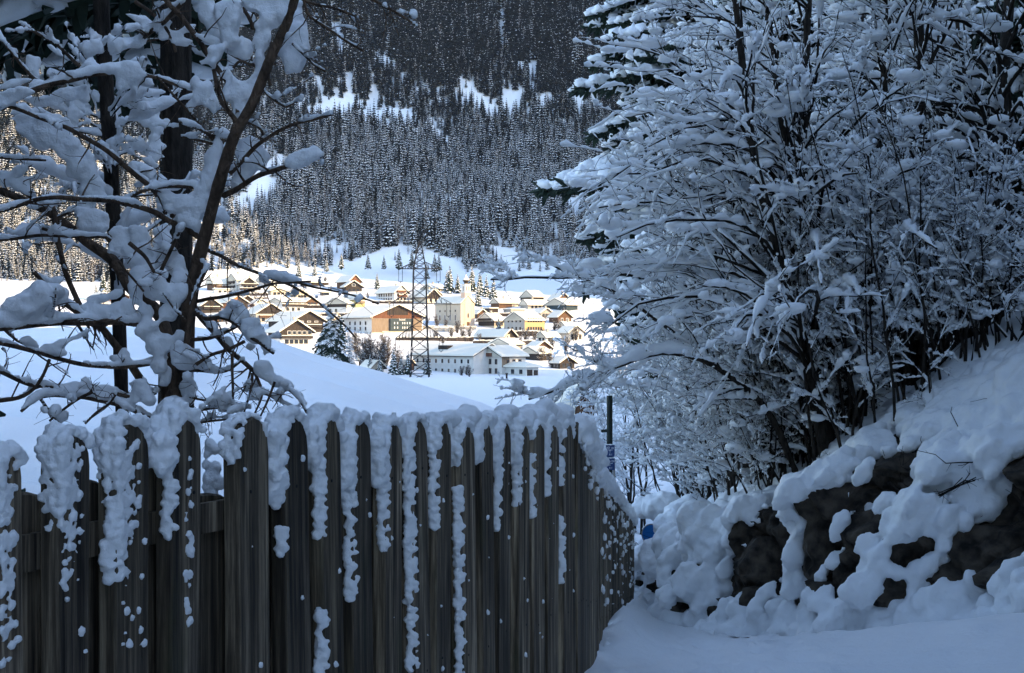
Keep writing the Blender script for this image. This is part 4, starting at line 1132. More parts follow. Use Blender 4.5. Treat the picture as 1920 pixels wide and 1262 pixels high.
# --- the traced trunks at the front of the bank
TRACED = [
    ('tall alder leaning out from the rock hollow, leftmost of its clump of dark stems', [(1556, 905), (1530, 760), (1503, 640), (1482, 560), (1450, 450), (1420, 330), (1400, 200), (1385, 60), (1375, -40)], 13.4, 12.6, 12, 5, 31),
    ('dark upright alder stem in the middle of the clump above the rock hollow', [(1566, 890), (1540, 740), (1524, 560), (1510, 420), (1502, 300), (1506, 200), (1512, 80), (1520, -60)], 13.5, 13.5, 13, 6, 32),
    ('crooked alder stem crossing behind the clump above the rock hollow', [(1606, 830), (1582, 700), (1550, 590), (1528, 480), (1480, 330), (1462, 200), (1450, 100), (1430, -40)], 13.9, 13.4, 11, 5, 33),
    ('straight alder at the left edge of the smooth snow slope', [(1612, 850), (1616, 760), (1623, 638), (1634, 500), (1646, 390), (1650, 280), (1660, 110), (1672, -60)], 13.6, 14.2, 11, 6, 34),
    ('black slender trunk rising out of the top of the snow slope', [(1752, 690), (1736, 560), (1732, 440), (1732, 357), (1728, 240), (1724, 119), (1721, 0), (1718, -80)], 14.5, 14.5, 8, 10, 35),
    ('thick dark forked trunk at the right edge of the woods', [(1932, 640), (1912, 520), (1888, 400), (1872, 317), (1880, 150), (1892, 0), (1898, -80)], 14.5, 14.5, 17, 9, 36),
    ('long alder arching low to the left over the path, its back lined with snow', [(1500, 905), (1454, 790), (1415, 737), (1367, 701), (1316, 670), (1276, 660), (1217, 664), (1161, 685), (1114, 705), (1050, 729), (991, 753)], 13.6, 13.0, 7, 1.8, 37),
    ('upright young alder with a kinked stem left of the clump', [(1475, 900), (1438, 764), (1427, 717), (1371, 614), (1363, 558), (1335, 459), (1320, 330), (1300, 220)], 14.2, 14.0, 6, 2.5, 38),
    ('alder sprawling far left at mid height in front of the village', [(1430, 880), (1400, 760), (1359, 689), (1308, 646), (1264, 622), (1217, 590), (1137, 535), (1080, 515), (1000, 480)], 14.6, 14.2, 6, 1.8, 39),
    ('alder with a long bare bough reaching towards the church', [(1460, 880), (1420, 640), (1330, 545), (1240, 520), (1150, 500), (1080, 520), (1000, 522), (920, 518)], 15.2, 15.0, 6, 1.6, 40)]
for lab, pts, ya, yb, ra, rb, sd in TRACED:
    q = line(pts, 1, 0, 0, ya, yb, 26)
    q[0, 2] -= .15
    if sd in (37, 39, 40): q = q + fbm(q * 1.6, 2, sd)[:, None] * np.array([.0, .25, .10]) * np.linspace(0, 1, 26)[:, None]
    b = q[0].copy()
    k = np.linspace(0, 1, 26)
    R = (ra * (1 - k) + rb * k) * ya / F * (1 + .08 * vnoise(q * 5, sd))
    arch = sd in (37, 39, 40)
    parts = alder_parts((q - b)[None], R[None], sd, 26 if not arch else 15, (.9, 2.5) if not arch else (.25, .8), 5 if not arch else 4, (.4, 1.5) if not arch else (.15, .45), 2, (.1, .34), (-.62, -.25, .14) if not arch else (-.5, 0, .05), .55 if not arch else .4, t0=.22, lumps=44 if not arch else 0, stem_snow=.018 if not arch else .036, hs=(.027, .0165, .0075), a2=(12, 48))
    place('alder_tree', lab, 'tree', parts, b, names=('trunk', 'branches', 'snow'))

# --- kinds that are repeated up the hillside
PROT = []
for s in range(5):
    r = np.random.default_rng(200 + s)
    st, sr = [], []
    for k in range(5):
        az = r.uniform(PI * .4, PI * 1.6); H = r.uniform(3.6, 6.8)
        st.append(curve_stem((r.normal(0, .15), r.normal(0, .15), -.3), az, r.uniform(.3, 2.0), H, 10 * s + k))
        sr.append(np.linspace(r.uniform(.03, .05), .006, 14))
    PROT.append(alder_parts(st, sr, 300 + s, 11, (.7, 2.0), 5, (.3, .8), 2, (.1, .34), (-.45, -.15, .12), .4, lumps=90, hs=(.026, .017, .0105)))
BRUSH = []
for s in range(4):
    r = np.random.default_rng(400 + s)
    st, sr = [], []
    for k in range(11):
        az = r.uniform(PI * .4, PI * 1.6); H = r.uniform(.9, 2.3)
        st.append(curve_stem((r.normal(0, .16), r.normal(0, .16), -.15), az, r.uniform(.1, 1.0), H, 17 * s + k + 50, 10))
        sr.append(np.linspace(r.uniform(.010, .019), .003, 10))
    BRUSH.append(alder_parts(st, sr, 500 + s, 7, (.25, .9), 4, (.12, .4), 2, (.06, .18), (-.2, -.1, .2), .4, lumps=22, hs=(.019, .0125, .009), t0=.2))
WHERE_T = []
r = np.random.default_rng(77)
# thicket spots: (u, Y) read off the picture, on the slope behind the first row
for u, Yd in [(1165, 40), (1200, 34), (1290, 24), (1320, 27), (1370, 22), (1400, 25), (1290, 31), (1345, 33), (1440, 21), (1500, 20), (1545, 23), (1590, 19), (1640, 22), (1690, 18), (1740, 20), (1790, 18), (1850, 19), (1900, 17.5), (1950, 20), (1460, 26), (1590, 17), (1770, 16.4), (1860, 15.6), (1480, 17.5), (1400, 18.5)]:
    x = (u - CU) / F * Yd
    WHERE_T.append((x, Yd))
PIDX = [0, 1, 2, 3, 4]
near_ = ['above the snowy bank', 'behind the signpost', 'up the wooded hillside']
for k, (x, y) in enumerate(WHERE_T):
    i = k % 5
    z = bank_at(x, y)
    place('alder_thicket_tree', 'snow-laden many-stemmed alder in the thicket that covers the hillside on the right', 'tree', PROT[i], (x, y, z - .1), r.uniform(-.5, .5), r.uniform(.8, 1.15), 'snowy alders of the hillside thicket', ('trunk', 'branches', 'snow'))
WB = []
for u, v in [(1175, 905), (1205, 850), (1230, 880), (1255, 820), (1280, 850), (1300, 800), (1320, 870), (1345, 830), (1370, 880), (1395, 850), (1420, 900), (1440, 870), (1340, 930), (1390, 940), (1465, 850), (1490, 880), (1290, 900), (1240, 930), (1450, 930), (1200, 790), (1260, 770), (1310, 760), (1360, 780), (1410, 800), (1690, 690), (1750, 655), (1830, 645), (1660, 720), (1900, 640), (1720, 640), (1790, 640), (1865, 630)]:
    # walk along the sight line until it meets the slope
    for Yd in np.arange(11.5, 34, .1):
        p = P(u, v, Yd)
        e = p[0] * NRM[0] + p[1] * NRM[1]; d = p[0] * DIR[0] + p[1] * DIR[1] - base_d(e)
        if d > .4 and bank_at(p[0], p[1]) >= p[2]:
            WB.append((p[0], p[1], bank_at(p[0], p[1]))); break
for k, (x, y, z) in enumerate(WB):
    place('snowy_bush', 'low twiggy bush bent by snow on the face of the right-hand bank', 'bush', BRUSH[k % 4], (x, y, z - .03), r.uniform(-.8, .8), r.uniform(.6, .95), 'bushes on the snowy bank', ('stems', 'twigs', 'snow'))
r = np.random.default_rng(81)
for k, (u, v) in enumerate([(1215, 868), (1250, 850), (1285, 835), (1318, 838), (1350, 850), (1382, 862), (1408, 870), (1436, 880), (1466, 884), (1330, 800), (1370, 815), (1400, 830), (1450, 845), (1490, 868), (1520, 850), (1575, 815), (1290, 792), (1250, 800), (1345, 905), (1425, 915), (1300, 880)]):
    for Yd in np.arange(11.5, 34, .1):
        p = P(u, v, Yd)
        e = p[0] * NRM[0] + p[1] * NRM[1]; d = p[0] * DIR[0] + p[1] * DIR[1] - base_d(e)
        if d > .4 and bank_at(p[0], p[1]) >= p[2]:
            place('sapling_clump', 'clump of thin upright saplings with snowy twigs on the brow of the right-hand bank', 'sapling', BRUSH[(k + 1) % 4], (p[0], p[1], bank_at(p[0], p[1]) - .05), r.uniform(-.7, .7), r.uniform(.95, 1.35), 'sapling clumps on the brow of the bank', ('stems', 'twigs', 'snow')); break
TWG = []
for q_ in range(3):
    rr = np.random.default_rng(600 + q_); n = 5
    st = np.array([curve_stem((rr.normal(0, .02), rr.normal(0, .02), -.05), rr.uniform(0, 6.28), rr.uniform(.1, .35), rr.uniform(.15, .42), 90 + 7 * q_ + j, 8) * 1. for j in range(n)])
    st = st[0:1] * 0 + st; R = np.tile(np.linspace(.007, .002, 8), (n, 1)); tm = MB(); tubes(tm, st, R, 4)
    a1, b1 = grow(st, R, 4, rr, .3, 1, (.05, .18), (25, 60), .2, 0, .15, 4, .6, .002); tubes(tm, a1, b1, 3)
    TWG.append(tm.mesh('rock_twig', M['twig'], True))
for k in range(34):
    p = bank_point(r.uniform(-16.5, -5), r.uniform(.15, 1.3))
    o = obj('rock_twig', TWG[k % 3]); o.location = p; o.rotation_euler = (r.uniform(.0, .9), r.uniform(-.9, .1), r.uniform(0, 6)); o.scale = (r.uniform(.7, 1.3),) * 3
    tag(o, 'little dark bare sprig poking out of the snow on the rocky bank', 'twig', 'sprigs on the rocky bank')
SAP = []
for s_ in range(3):
    rr = np.random.default_rng(700 + s_); st, sr = [], []
    for k in range(9):
        st.append(curve_stem((rr.normal(0, .22), rr.normal(0, .22), -.2), rr.uniform(PI * .6, PI * 1.4), rr.uniform(.2, 1.5), rr.uniform(1.8, 4.0), 31 * s_ + k + 9, 14, .7))
        sr.append(np.linspace(rr.uniform(.014, .024), .004, 14))
    SAP.append(alder_parts(st, sr, 720 + s_, 9, (.3, 1.2), 4, (.15, .5), 2, (.06, .2), (-.25, -.1, .3), .4, lumps=26, hs=(.022, .014, .009), t0=.2, stem_snow=.012))
r = np.random.default_rng(83)
for k in range(26):
    e_ = -17.2 + 8.6 * (k + r.uniform(-.3, .3)) / 26; p = bank_point(e_, r.uniform(.9, 2.9))
    place('sapling_stand', 'stand of slender dark saplings rising from the snow between the bank edge and the alders', 'sapling', SAP[k % 3], p - (0, 0, .05), r.uniform(-.5, .5), r.uniform(.7, 1.1), 'slender saplings behind the bank edge', ('stems', 'twigs', 'snow'))
# --- spruces behind the thicket
x = (1205 - CU) / F * 19.5
SPF = place('spruce_tree', 'broad snow-laden spruce whose dark boughs end against the far forest, left of the alders', 'tree', spruce('spruce', 13., 2.35, 4.5, 18, 9, 15, 1.), ((1320 - CU) / F * 22, 22, bank_at((1320 - CU) / F * 22, 22) - .2), .4, 1.)
SPOTS = [(1500, 28), (1560, 22), (1640, 26), (1700, 22), (1760, 26), (1820, 22.5), (1880, 27), (1940, 23), (1990, 30), (1480, 22), (1450, 40), (1560, 42), (1680, 44), (1800, 42), (1920, 40), (2040, 22), (2100, 18), (2180, 26), (1840, 21.5), (1910, 20.5), (1620, 21)]
for k, (u, y) in enumerate(SPOTS):
    x = (u - CU) / F * y
    place('spruce_tree', 'dark snow-laden spruce standing deep in the wooded hillside behind the alders', 'tree', SPE, (x, y, bank_at(x, y) - .2), r.uniform(0, 6), r.uniform(.8, 1.1), 'spruces in the hillside woods')

# unseen spruces added around the viewpoint to keep skylight off near fence and bank
SHADE_SPRUCE = [spruce('spruce', 14.0, 2.5, .7, 26, 9, 41, .3), spruce('spruce', 12.0, 2.2, .5, 24, 9, 43, .3)]
for k, (x, y) in enumerate([(-5.4, 4.2), (-3.8, .6), (-5.0, 2.0), (-4.9, 6.0), (-6.4, 8.2), (-6.6, 11.2), (-2.2, -4.2), (3.6, -1.0), (4.7, 1.2), (5.3, 4.2), (6.9, 9.6), (7.9, 12.2), (-3.8, -2.2), (7.4, 4.5), (8.2, 8.4)]):
    z = bank_at(x, y)
    place('spruce_tree', 'tall unseen spruce added beside and behind the viewpoint to block skylight', 'tree', SHADE_SPRUCE[k % 2], (x, y, z - .2), k * 1.1, 1.0 if abs(x) > 4 else .85, 'added light-blocking spruces')
# sticks fallen on the snow slope
for k, (pts, lab) in enumerate([([(1906, 738), (1870, 742), (1838, 752), (1812, 775), (1796, 812)], 'long curved bare stick lying on the smooth snow slope'), ([(1802, 842), (1825, 850), (1850, 840)], 'forked little stick low on the snow slope'), ([(1652, 860), (1672, 868), (1690, 872)], 'short stick stuck in the snow above the rock'), ([(1760, 930), (1790, 915), (1830, 895)], 'thin stick across the snow above a dark hollow'), ([(1668, 905), (1690, 925), (1712, 930)], 'bent stick hanging over the rock edge')]):
    q = []
    for u, v in pts:
        for Yd in np.arange(10.5, 20, .04):
            p = P(u, v, Yd)
            e = p[0] * NRM[0] + p[1] * NRM[1]; d = p[0] * DIR[0] + p[1] * DIR[1] - base_d(e)
            if d > .1 and bank_at(p[0], p[1]) >= p[2]: break
        q.append(P(u, v, Yd - .03))
    ln = resample(np.array(q), 12); b = ln[0].copy()
    m = MB(); tubes(m, (ln - b)[None], np.linspace(.011, .004, 12)[None], 6)
    tw_, tr_ = grow((ln - b)[None], np.full((1, 12), .006), 3, np.random.default_rng(k), .3, 1, (.08, .22), (25, 60), 0, 0, .15, 4, .6, .003); tubes(m, tw_, tr_, 4)
    o = m.build('fallen_stick', M['twig']); o.location = b; tag(o, lab, 'stick')
# ================================================================== the village
VYs = np.linspace(200, 860, 400); VVs = CV - np.interp(VYs, VY, VZ) / VYs * F
def Yof(v):
    """distance at which the valley floor shows at picture height v"""
    return float(np.interp(-v, -VVs, VYs))
WALL = {
    'white': mat('plaster_white', (.60, .575, .53), .85, .2, var=.05, vscale=.6),
    'cream': mat('plaster_cream', (.47, .41, .32), .85, .2, var=.05, vscale=.6),
    'pink': mat('plaster_pink', (.60, .43, .32), .85, .2, var=.04, vscale=.5),
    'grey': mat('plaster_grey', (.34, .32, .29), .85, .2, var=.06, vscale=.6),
    'ochre': mat('plaster_ochre', (.44, .30, .15), .85, .2, var=.04, vscale=.6),
    'yellow': mat('plaster_yellow', (.38, .34, .17), .85, .2, var=.04, vscale=.6),
    'orange': mat('plaster_orange', (.42, .17, .07), .85, .2, var=.05, vscale=.6),
    'dark': mat('wood_dark', (.022, .018, .016), .8, .2, col2=(.055, .042, .034), vscale=2, stretch=(3, 3, .3)),
    'brown': mat('wood_brown', (.065, .035, .020), .8, .2, col2=(.14, .075, .042), vscale=2, stretch=(3, 3, .3)),
    'red': mat('wood_red', (.10, .042, .024), .8, .2, col2=(.17, .075, .042), vscale=2, stretch=(3, 3, .3)),
    'teal': mat('cladding_teal', (.020, .038, .048), .6, .3, var=.15, vscale=1),
    'pale': mat('wood_pale', (.20, .15, .105), .8, .2, var=.15, vscale=2, stretch=(3, 3, .3)),
}
M['eave'] = mat('eave_wood', (.035, .025, .018), .8, .2, var=.3, vscale=1.5)
def unit_box(name, m):
    b = MB(); b.box((0, 0, 0), (1, 1, 1)); return b.mesh(name, m)
U_FRAME = {k: unit_box('window', v) for k, v in (('white', M['frame_white']), ('dark', WALL['dark']), ('brown', WALL['brown']))}
U_PANE = unit_box('pane', M['glass'])

class House:
    """a house seen at its near corner: left face to the left of it, right face to the right"""
    def __init__(s, name, label, cat, uL, uM, uR, vb, ve, vr, gable, wall='white', theta=37, Yd=None, group=None, root=None, sink=1.2):
        s.Y = Yd or Yof(vb); k = s.Y / F; th = math.radians(theta)
        s.wr = max(2.5, (uR - uM) * k / math.cos(th)); s.wl = max(2.5, (uM - uL) * k / math.sin(th))
        s.h = (vb - ve) * k; s.rise = max(.3, (ve - vr) * k)
        p = P(uM, vb, s.Y)
        s.gable = gable
        s.root = root or tag(empty(name, p, th), label, cat, group)
        s.o = np.array((0, 0, 0.))
        if root is not None:       # a further wing of the same building
            d = p - np.array(root.location); c, n = math.cos(-th), math.sin(-th)
            s.o = np.array((d[0] * c - d[1] * n, d[0] * n + d[1] * c, d[2]))
        # local frame: right face on y=0 from x=0 to wr; left face on x=0 from y=0 to wl
        if gable == 'R': s.rise = min(s.rise, s.wr * .45)
        if gable == 'L': s.rise = min(s.rise, s.wl * .45)
        W, L, H, R = s.wr, s.wl, s.h, s.rise
        m = MB()
        z0 = -sink
        if gable == 'R': m.prism(np.array([(0, 0, z0), (W, 0, z0), (W, 0, H), (W / 2, 0, H + R), (0, 0, H)]) + s.o, (0, L, 0))
        elif gable == 'L': m.prism(np.array([(0, 0, z0), (0, 0, H), (0, L / 2, H + R), (0, L, H), (0, L, z0)]) + s.o, (W, 0, 0))
        else: m.box(np.array((W / 2, L / 2, (H + z0) / 2)) + s.o, (W, L, H - z0))
        s.wall = m.build('wall', WALL[wall], s.root)
    def roof(s, over=.9, thick=.22, snow=.55, chim=1, hip=0.):
        W, L, H, R = s.wr, s.wl, s.h, s.rise
        m, n = MB(), MB()
        if s.gable in ('R', 'L'):
            span, length = (W, L) if s.gable == 'R' else (L, W)
            sl = R / (span / 2)
            def sec(t0, t1, ov, rnd=0.):
                zt = lambda x: H + R - abs(x - span / 2) * sl
                xs = [-ov, span / 2, span + ov]
                lo = [(x, zt(x) + t0) for x in xs]; hi = [(x, zt(x) + t1) for x in xs]
                if rnd:
                    hi = [(-ov + .0, zt(-ov) + t0 + (t1 - t0) * .55), (-ov + .35, zt(-ov + .35) + t1)] + [(span / 2 - .6, zt(span / 2 - .6) + t1), (span / 2 + .6, zt(span / 2 + .6) + t1)] + [(span + ov - .35, zt(span + ov - .35) + t1), (span + ov, zt(span + ov) + t0 + (t1 - t0) * .55)]
                return lo + hi[::-1]
            def sweep(b, pts, ov):
                pts = np.array(pts)
                if s.gable == 'R': o = np.stack([pts[:, 0], np.full(len(pts), -ov), pts[:, 1]], 1); d = (0, length + 2 * ov, 0)
                else: o = np.stack([np.full(len(pts), -ov), pts[:, 0], pts[:, 1]], 1)[::-1]; d = (length + 2 * ov, 0, 0)
                b.poly(*strip(o + s.o, d))
            def strip(o, d):
                k = len(o); v = np.vstack([o, o + np.asarray(d)])
                fl = [(i, (i + 1) % k, k + (i + 1) % k, k + i) for i in range(k)]
                half = k // 2 if k == 6 else None
                if k == 6: caps = [(0, 1, 4, 5), (1, 2, 3, 4)]
                else: caps = [(0, 1, 5, 6), (1, 2, 3, 4), (0, 6, 7, 8), (1, 4, 5)]
                fl += [tuple(c) for c in caps] + [tuple(x + k for x in c) for c in caps]
                return v, fl
            sweep(m, sec(.02, thick, over), over)
            rf = m.build('roof', M['eave'], s.root)
            sweep(n, sec(thick + .004, thick + snow, over - .12, .3), over - .12)
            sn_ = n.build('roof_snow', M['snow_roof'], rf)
        elif s.gable == 'hip':
            a = over
            base = np.array([(-a, -a, H), (W + a, -a, H), (W + a, L + a, H), (-a, L + a, H)])
            i = min(W, L) / 2
            top = np.array([(i, i, H + R), (W - i + .01, i, H + R), (W - i + .01, L - i + .01, H + R), (i, L - i + .01, H + R)])
            v = np.vstack([base, top]) + s.o
            fl = [(0, 1, 5, 4), (1, 2, 6, 5), (2, 3, 7, 6), (3, 0, 4, 7), (4, 5, 6, 7), (3, 2, 1, 0)]
            m.poly(v, fl); rf = m.build('roof', M['eave'], s.root)
            b2 = np.vstack([base + (0, 0, .03), base + (0, 0, snow * .6), top + (0, 0, snow)]) + s.o
            n.poly(b2, [(0, 1, 5, 4), (1, 2, 6, 5), (2, 3, 7, 6), (3, 0, 4, 7), (4, 5, 9, 8), (5, 6, 10, 9), (6, 7, 11, 10), (7, 4, 8, 11), (8, 9, 10, 11), (3, 2, 1, 0)])
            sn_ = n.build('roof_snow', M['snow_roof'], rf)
        else:
            m.box(np.array((W / 2, L / 2, H + thick / 2 + .02)) + s.o, (W + 2 * over, L + 2 * over, thick)); rf = m.build('roof', M['eave'], s.root)
            a = over - .05
            lo = np.array([(-a, -a), (W + a, -a), (W + a, L + a), (-a, L + a)]); hi = lo + np.array([(.3, .3), (-.3, .3), (-.3, -.3), (.3, -.3)])
            zz = H + thick + .024
            v = np.vstack([np.c_[lo, np.full(4, zz)], np.c_[lo, np.full(4, zz + snow * .6)], np.c_[hi, np.full(4, zz + snow)]]) + s.o
            n.poly(v, [(0, 1, 5, 4), (1, 2, 6, 5), (2, 3, 7, 6), (3, 0, 4, 7), (4, 5, 9, 8), (5, 6, 10, 9), (6, 7, 11, 10), (7, 4, 8, 11), (8, 9, 10, 11), (3, 2, 1, 0)])
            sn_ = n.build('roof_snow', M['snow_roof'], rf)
        s.rf = rf
        if chim and s.gable in ('R', 'L'):
            c = MB(); t = .35
            q = (W * .5 + .9, L * t, H + R + .2) if s.gable == 'R' else (W * .35, L * .5 - .9, H + R + .2)
            c.box(np.array(q) + s.o, (.8, .8, 2.2)); c.box(np.array(q) + s.o + (0, 0, 1.18), (1., 1., .14))
            c.build('chimney', WALL['grey'], rf)
        return s
    def face(s, side, a, z, out):
        """point on a face: a along it from the near corner, z up, out proud of it"""
        return (np.array((a, -out, z)) if side == 'R' else np.array((-out, a, z))) + s.o
    def windows(s, side, cols, rows, w=1.1, h=1.3, frame='white', a0=.12, a1=.88, z0=None, z1=None, skip=(), shutter=None):
        ext = s.wr if side == 'R' else s.wl
        zs = np.linspace(z0 if z0 is not None else 1.7, z1 if z1 is not None else s.h - 1.4, rows) if rows > 1 else [z0 if z0 is not None else s.h * .55]
        for j, z in enumerate(zs):
            for i in range(cols):
                if (i, j) in skip: continue
                a = ext * (a0 + (a1 - a0) * ((i + .5) / cols))
                f = obj('window', U_FRAME[frame], s.root); f.location = s.face(side, a, z, .02)
                f.scale = (w + .3, .12, h + .3) if side == 'R' else (.12, w + .3, h + .3)
                p = obj('pane', U_PANE, f); p.location = (0, -.42, 0) if side == 'R' else (-.42, 0, 0)
                p.scale = (w / (w + .3), .3, h / (h + .3)) if side == 'R' else (.3, w / (w + .3), h / (h + .3))
                if shutter:
                    for sg in (-1, 1):
                        q = obj('shutter', U_FRAME[shutter], f)
                        q.location = (sg * .82, .05, 0) if side == 'R' else (.05, sg * .82, 0)
                        q.scale = (.5, .7, 1) if side == 'R' else (.7, .5, 1)
        return s
    def clad(s, side, z0, z1, m, a0=0., a1=1., proud=.06, name='cladding', tri=False):
        """boarding in front of part of a face; tri follows the gable up to the ridge"""
        ext = s.wr if side == 'R' else s.wl
        A, B = ext * a0, ext * a1
        if tri:
            up = lambda a: s.h + s.rise * (1 - abs(a - ext / 2) / (ext / 2))
            pts = [(A, z0), (B, z0), (B, up(B) - .03)] + ([(ext / 2, s.h + s.rise - .03)] if A < ext / 2 < B else []) + [(A, up(A) - .03)]
        else:
            pts = [(A, z0), (B, z0), (B, z1), (A, z1)]
        b = MB()
        o = np.array([s.face(side, a, z, proud) for a, z in pts]); 
        b.prism(o, (0, proud - .004, 0) if side == 'R' else (proud - .004, 0, 0))
        b.build(name, WALL[m] if m in WALL else M[m], s.root); return s
    def balcony(s, side, z, a0=.1, a1=.9, deep=1.2, high=1.0, m='brown'):
        ext = s.wr if side == 'R' else s.wl
        A, B = ext * a0, ext * a1
        b = MB()
        def bx(c, sz): b.box(c, sz if side == 'R' else (sz[1], sz[0], sz[2]))
        mid = (A + B) / 2
        bx(s.face(side, mid, z, deep / 2 + .01), (B - A, deep, .16))
        bx(s.face(side, mid, z + .08 + high / 2, deep - .03), (B - A, .08, high))
        for e in (A + .04, B - .04): bx(s.face(side, e, z + .08 + high / 2, deep / 2 - .05), (.08, deep - .1, high))
        f = b.build('balcony', WALL[m], s.root)
        c = MB()
        c.box(s.face(side, mid, z + .08 + high + .13, deep - .03), (B - A, .16, .22) if side == 'R' else (.16, B - A, .22))
        c.build('rail_snow', M['snow_roof'], f); return s

H = House
W_ = 'house'
GV = 'village houses'
# --- far row, left to right
h = H('house', 'brown timber chalet at the far left end of the village beside the young tree', W_, 383, 401, 430, 546, 531, 518, 'L', 'brown', group=GV).roof(); h.clad('R', -1, 2.2, 'white'); h.windows('R', 3, 1, z0=3.2); h.balcony('R', 2.2)
h = H('garage', 'long low white garage with a flat snowy roof below the leftmost chalet', 'garage', 398, 403, 436, 551, 543, 541, 'flat', 'white', group=GV).roof(.4); h.windows('R', 3, 1, w=1.6, h=1., frame='dark')
h = H('house', 'tall white house with a grey-shaded gable, left half of the upper pair of gables', W_, 421, 444, 468, 547, 525, 513, 'L', 'white', group=GV).roof(); h.balcony('L', 2.6, .15, .85, m='dark'); h.windows('L', 2, 2, frame='dark'); h.windows('R', 2, 2, frame='dark'); h.balcony('L', 5.0, .2, .8, m='dark')
h = H('house', 'white house with wide dark balconies across its front, beside the tall white gable', W_, 441, 452, 480, 550, 532, 521, 'R', 'white', theta=22, group=GV).roof(); h.balcony('R', 4.2, .02, .98, m='dark'); h.balcony('R', 1.9, -.1, 1.2, m='dark'); h.windows('R', 3, 2, frame='dark', w=1.4); h.clad('R', 5.6, 9, 'dark', .2, .8, tri=True)
h = H('house', 'plain white gable house with two dark windows high up, at the top of the lane', W_, 474, 504, 522, 541, 526, 515, 'L', 'white', group=GV).roof(chim=0); h.windows('L', 2, 1, w=2.2, h=.8, frame='dark', z0=4.5); h.windows('L', 2, 1, frame='dark', z0=1.2, a0=.3, a1=1.); h.windows('R', 2, 1, frame='dark', z0=2)
h = H('house', 'low house with a pale wall below the plain white gable house', W_, 500, 508, 534, 556, 546, 541, 'R', 'cream', group=GV).roof(); h.windows('R', 3, 1, frame='dark', w=1.5)
h = H('shed', 'long low dark shed on the snowfield at the forest edge', 'shed', 562, 570, 612, 537, 530, 527, 'flat', 'dark', group=GV).roof(.5, snow=.7)
h = H('house', 'taller brown wooden house of the pair on the snowfield by the upper forest edge', W_, 627, 655, 675, 546, 527, 516, 'R', 'brown', group=GV).roof(chim=0); h.clad('R', 4, 9, 'red', tri=True); h.windows('L', 3, 1, frame='brown', z0=2.6); h.windows('R', 2, 1, frame='dark', z0=2.2)
h = H('house', 'small black wooden house in front of the brown one by the upper forest edge', W_, 640, 648, 677, 549, 537, 527, 'R', 'dark', theta=25, group=GV).roof(chim=0, over=1.2); h.windows('R', 1, 1, w=1.8, h=1.1, z0=4.4); h.windows('R', 3, 1, frame='dark', z0=1.6)
h = H('inn', 'white three-storey inn with red-brown balconies on its sunny gable', 'inn', 700, 740, 764, 567, 548, 536, 'R', 'white', group=GV).roof(); h.windows('L', 6, 2, w=1., h=1.2, frame='brown'); h.windows('R', 3, 2, w=1., h=1.2, frame='brown'); h.balcony('R', 2.9, .25, .85, m='red'); h.balcony('R', 5.3, .15, .75, m='red')
h = H('house', 'house with a broad snowy roof right behind the middle of the pylon', W_, 766, 800, 824, 571, 556, 543, 'R', 'cream', group=GV).roof(); h.clad('R', 3, 8, 'dark', tri=True); h.windows('R', 2, 1, frame='dark')
h = H('house', 'small house with an orange-lit dormer gable between the pylon and the church roof', W_, 796, 808, 826, 563, 552, 544, 'R', 'ochre', group=GV).roof(); h.windows('R', 2, 1, frame='dark')
h = H('house', 'snow-roofed house at the forest edge behind the pylon', W_, 790, 812, 834, 548, 541, 533, 'L', 'cream', group=GV).roof(); h.windows('R', 3, 1, frame='dark')
# --- middle row
h = H('house', 'house with an orange plaster front and dark boarded right half, left of the village', W_, 392, 427, 461, 582, 567, 555, 'R', 'orange', theta=30, group=GV).roof(chim=0); h.clad('R', .0, 9, 'dark', .48, 1., tri=True); h.windows('R', 2, 1, w=.8, h=1.5, a0=.12, a1=.46, z0=2.6); h.clad('R', -1, 1.2, 'white', 0, 1)
h = H('house', 'black boarded house at the left edge of the village with a snow-lined balcony', W_, 366, 378, 412, 588, 573, 560, 'R', 'dark', theta=25, group=GV).roof(chim=0); h.balcony('R', 2.4, m='dark'); h.windows('R', 2, 1, frame='dark', z0=4.2)
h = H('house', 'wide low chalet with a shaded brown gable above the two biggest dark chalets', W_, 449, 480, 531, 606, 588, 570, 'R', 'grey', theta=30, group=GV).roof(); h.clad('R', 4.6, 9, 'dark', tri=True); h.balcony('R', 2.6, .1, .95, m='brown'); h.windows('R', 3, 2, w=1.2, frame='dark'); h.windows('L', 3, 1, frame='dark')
h = H('house', 'white two-storey house with a plain gable and a dark balcony along its sunny side', W_, 499, 529, 566, 585, 566, 559, 'L', 'white', theta=37, group=GV).roof(chim=1); h.windows('R', 4, 1, w=1.4, h=1.5, frame='dark', z0=5.2); h.balcony('R', 2.9, 0., 1.1, m='dark'); h.windows('R', 3, 1, w=1.3, frame='dark', z0=1.4)
h = H('chalet', 'big dark chalet whose wide snow roof sits just above the front chalet', 'chalet', 486, 552, 602, 626, 600, 584, 'R', 'dark', theta=33, group=GV).roof(1.4, chim=0); h.windows('R', 3, 1, w=1.5, h=.4, z0=5.4); h.balcony('R', 3, .1, .9, m='dark')
h = H('chalet', 'dark front chalet with pale windows and a white ground floor beside the big spruce', 'chalet', 494, 526, 580, 650, 621, 601, 'R', 'dark', theta=32, group=GV).roof(1.4, chim=1); h.windows('R', 5, 1, w=1.4, h=1.3, z0=5.6, a0=.2, a1=1.); h.clad('R', -1, 3.2, 'white', 0, 1); h.windows('R', 5, 1, w=1.5, h=1.5, frame='dark', z0=2.); h.balcony('R', 3.3, 0, 1, m='dark'); h.clad('L', -1, 3.2, 'white', 0, 1); h.clad('L', 3.4, 4.4, 'dark', 0, 1, .5)
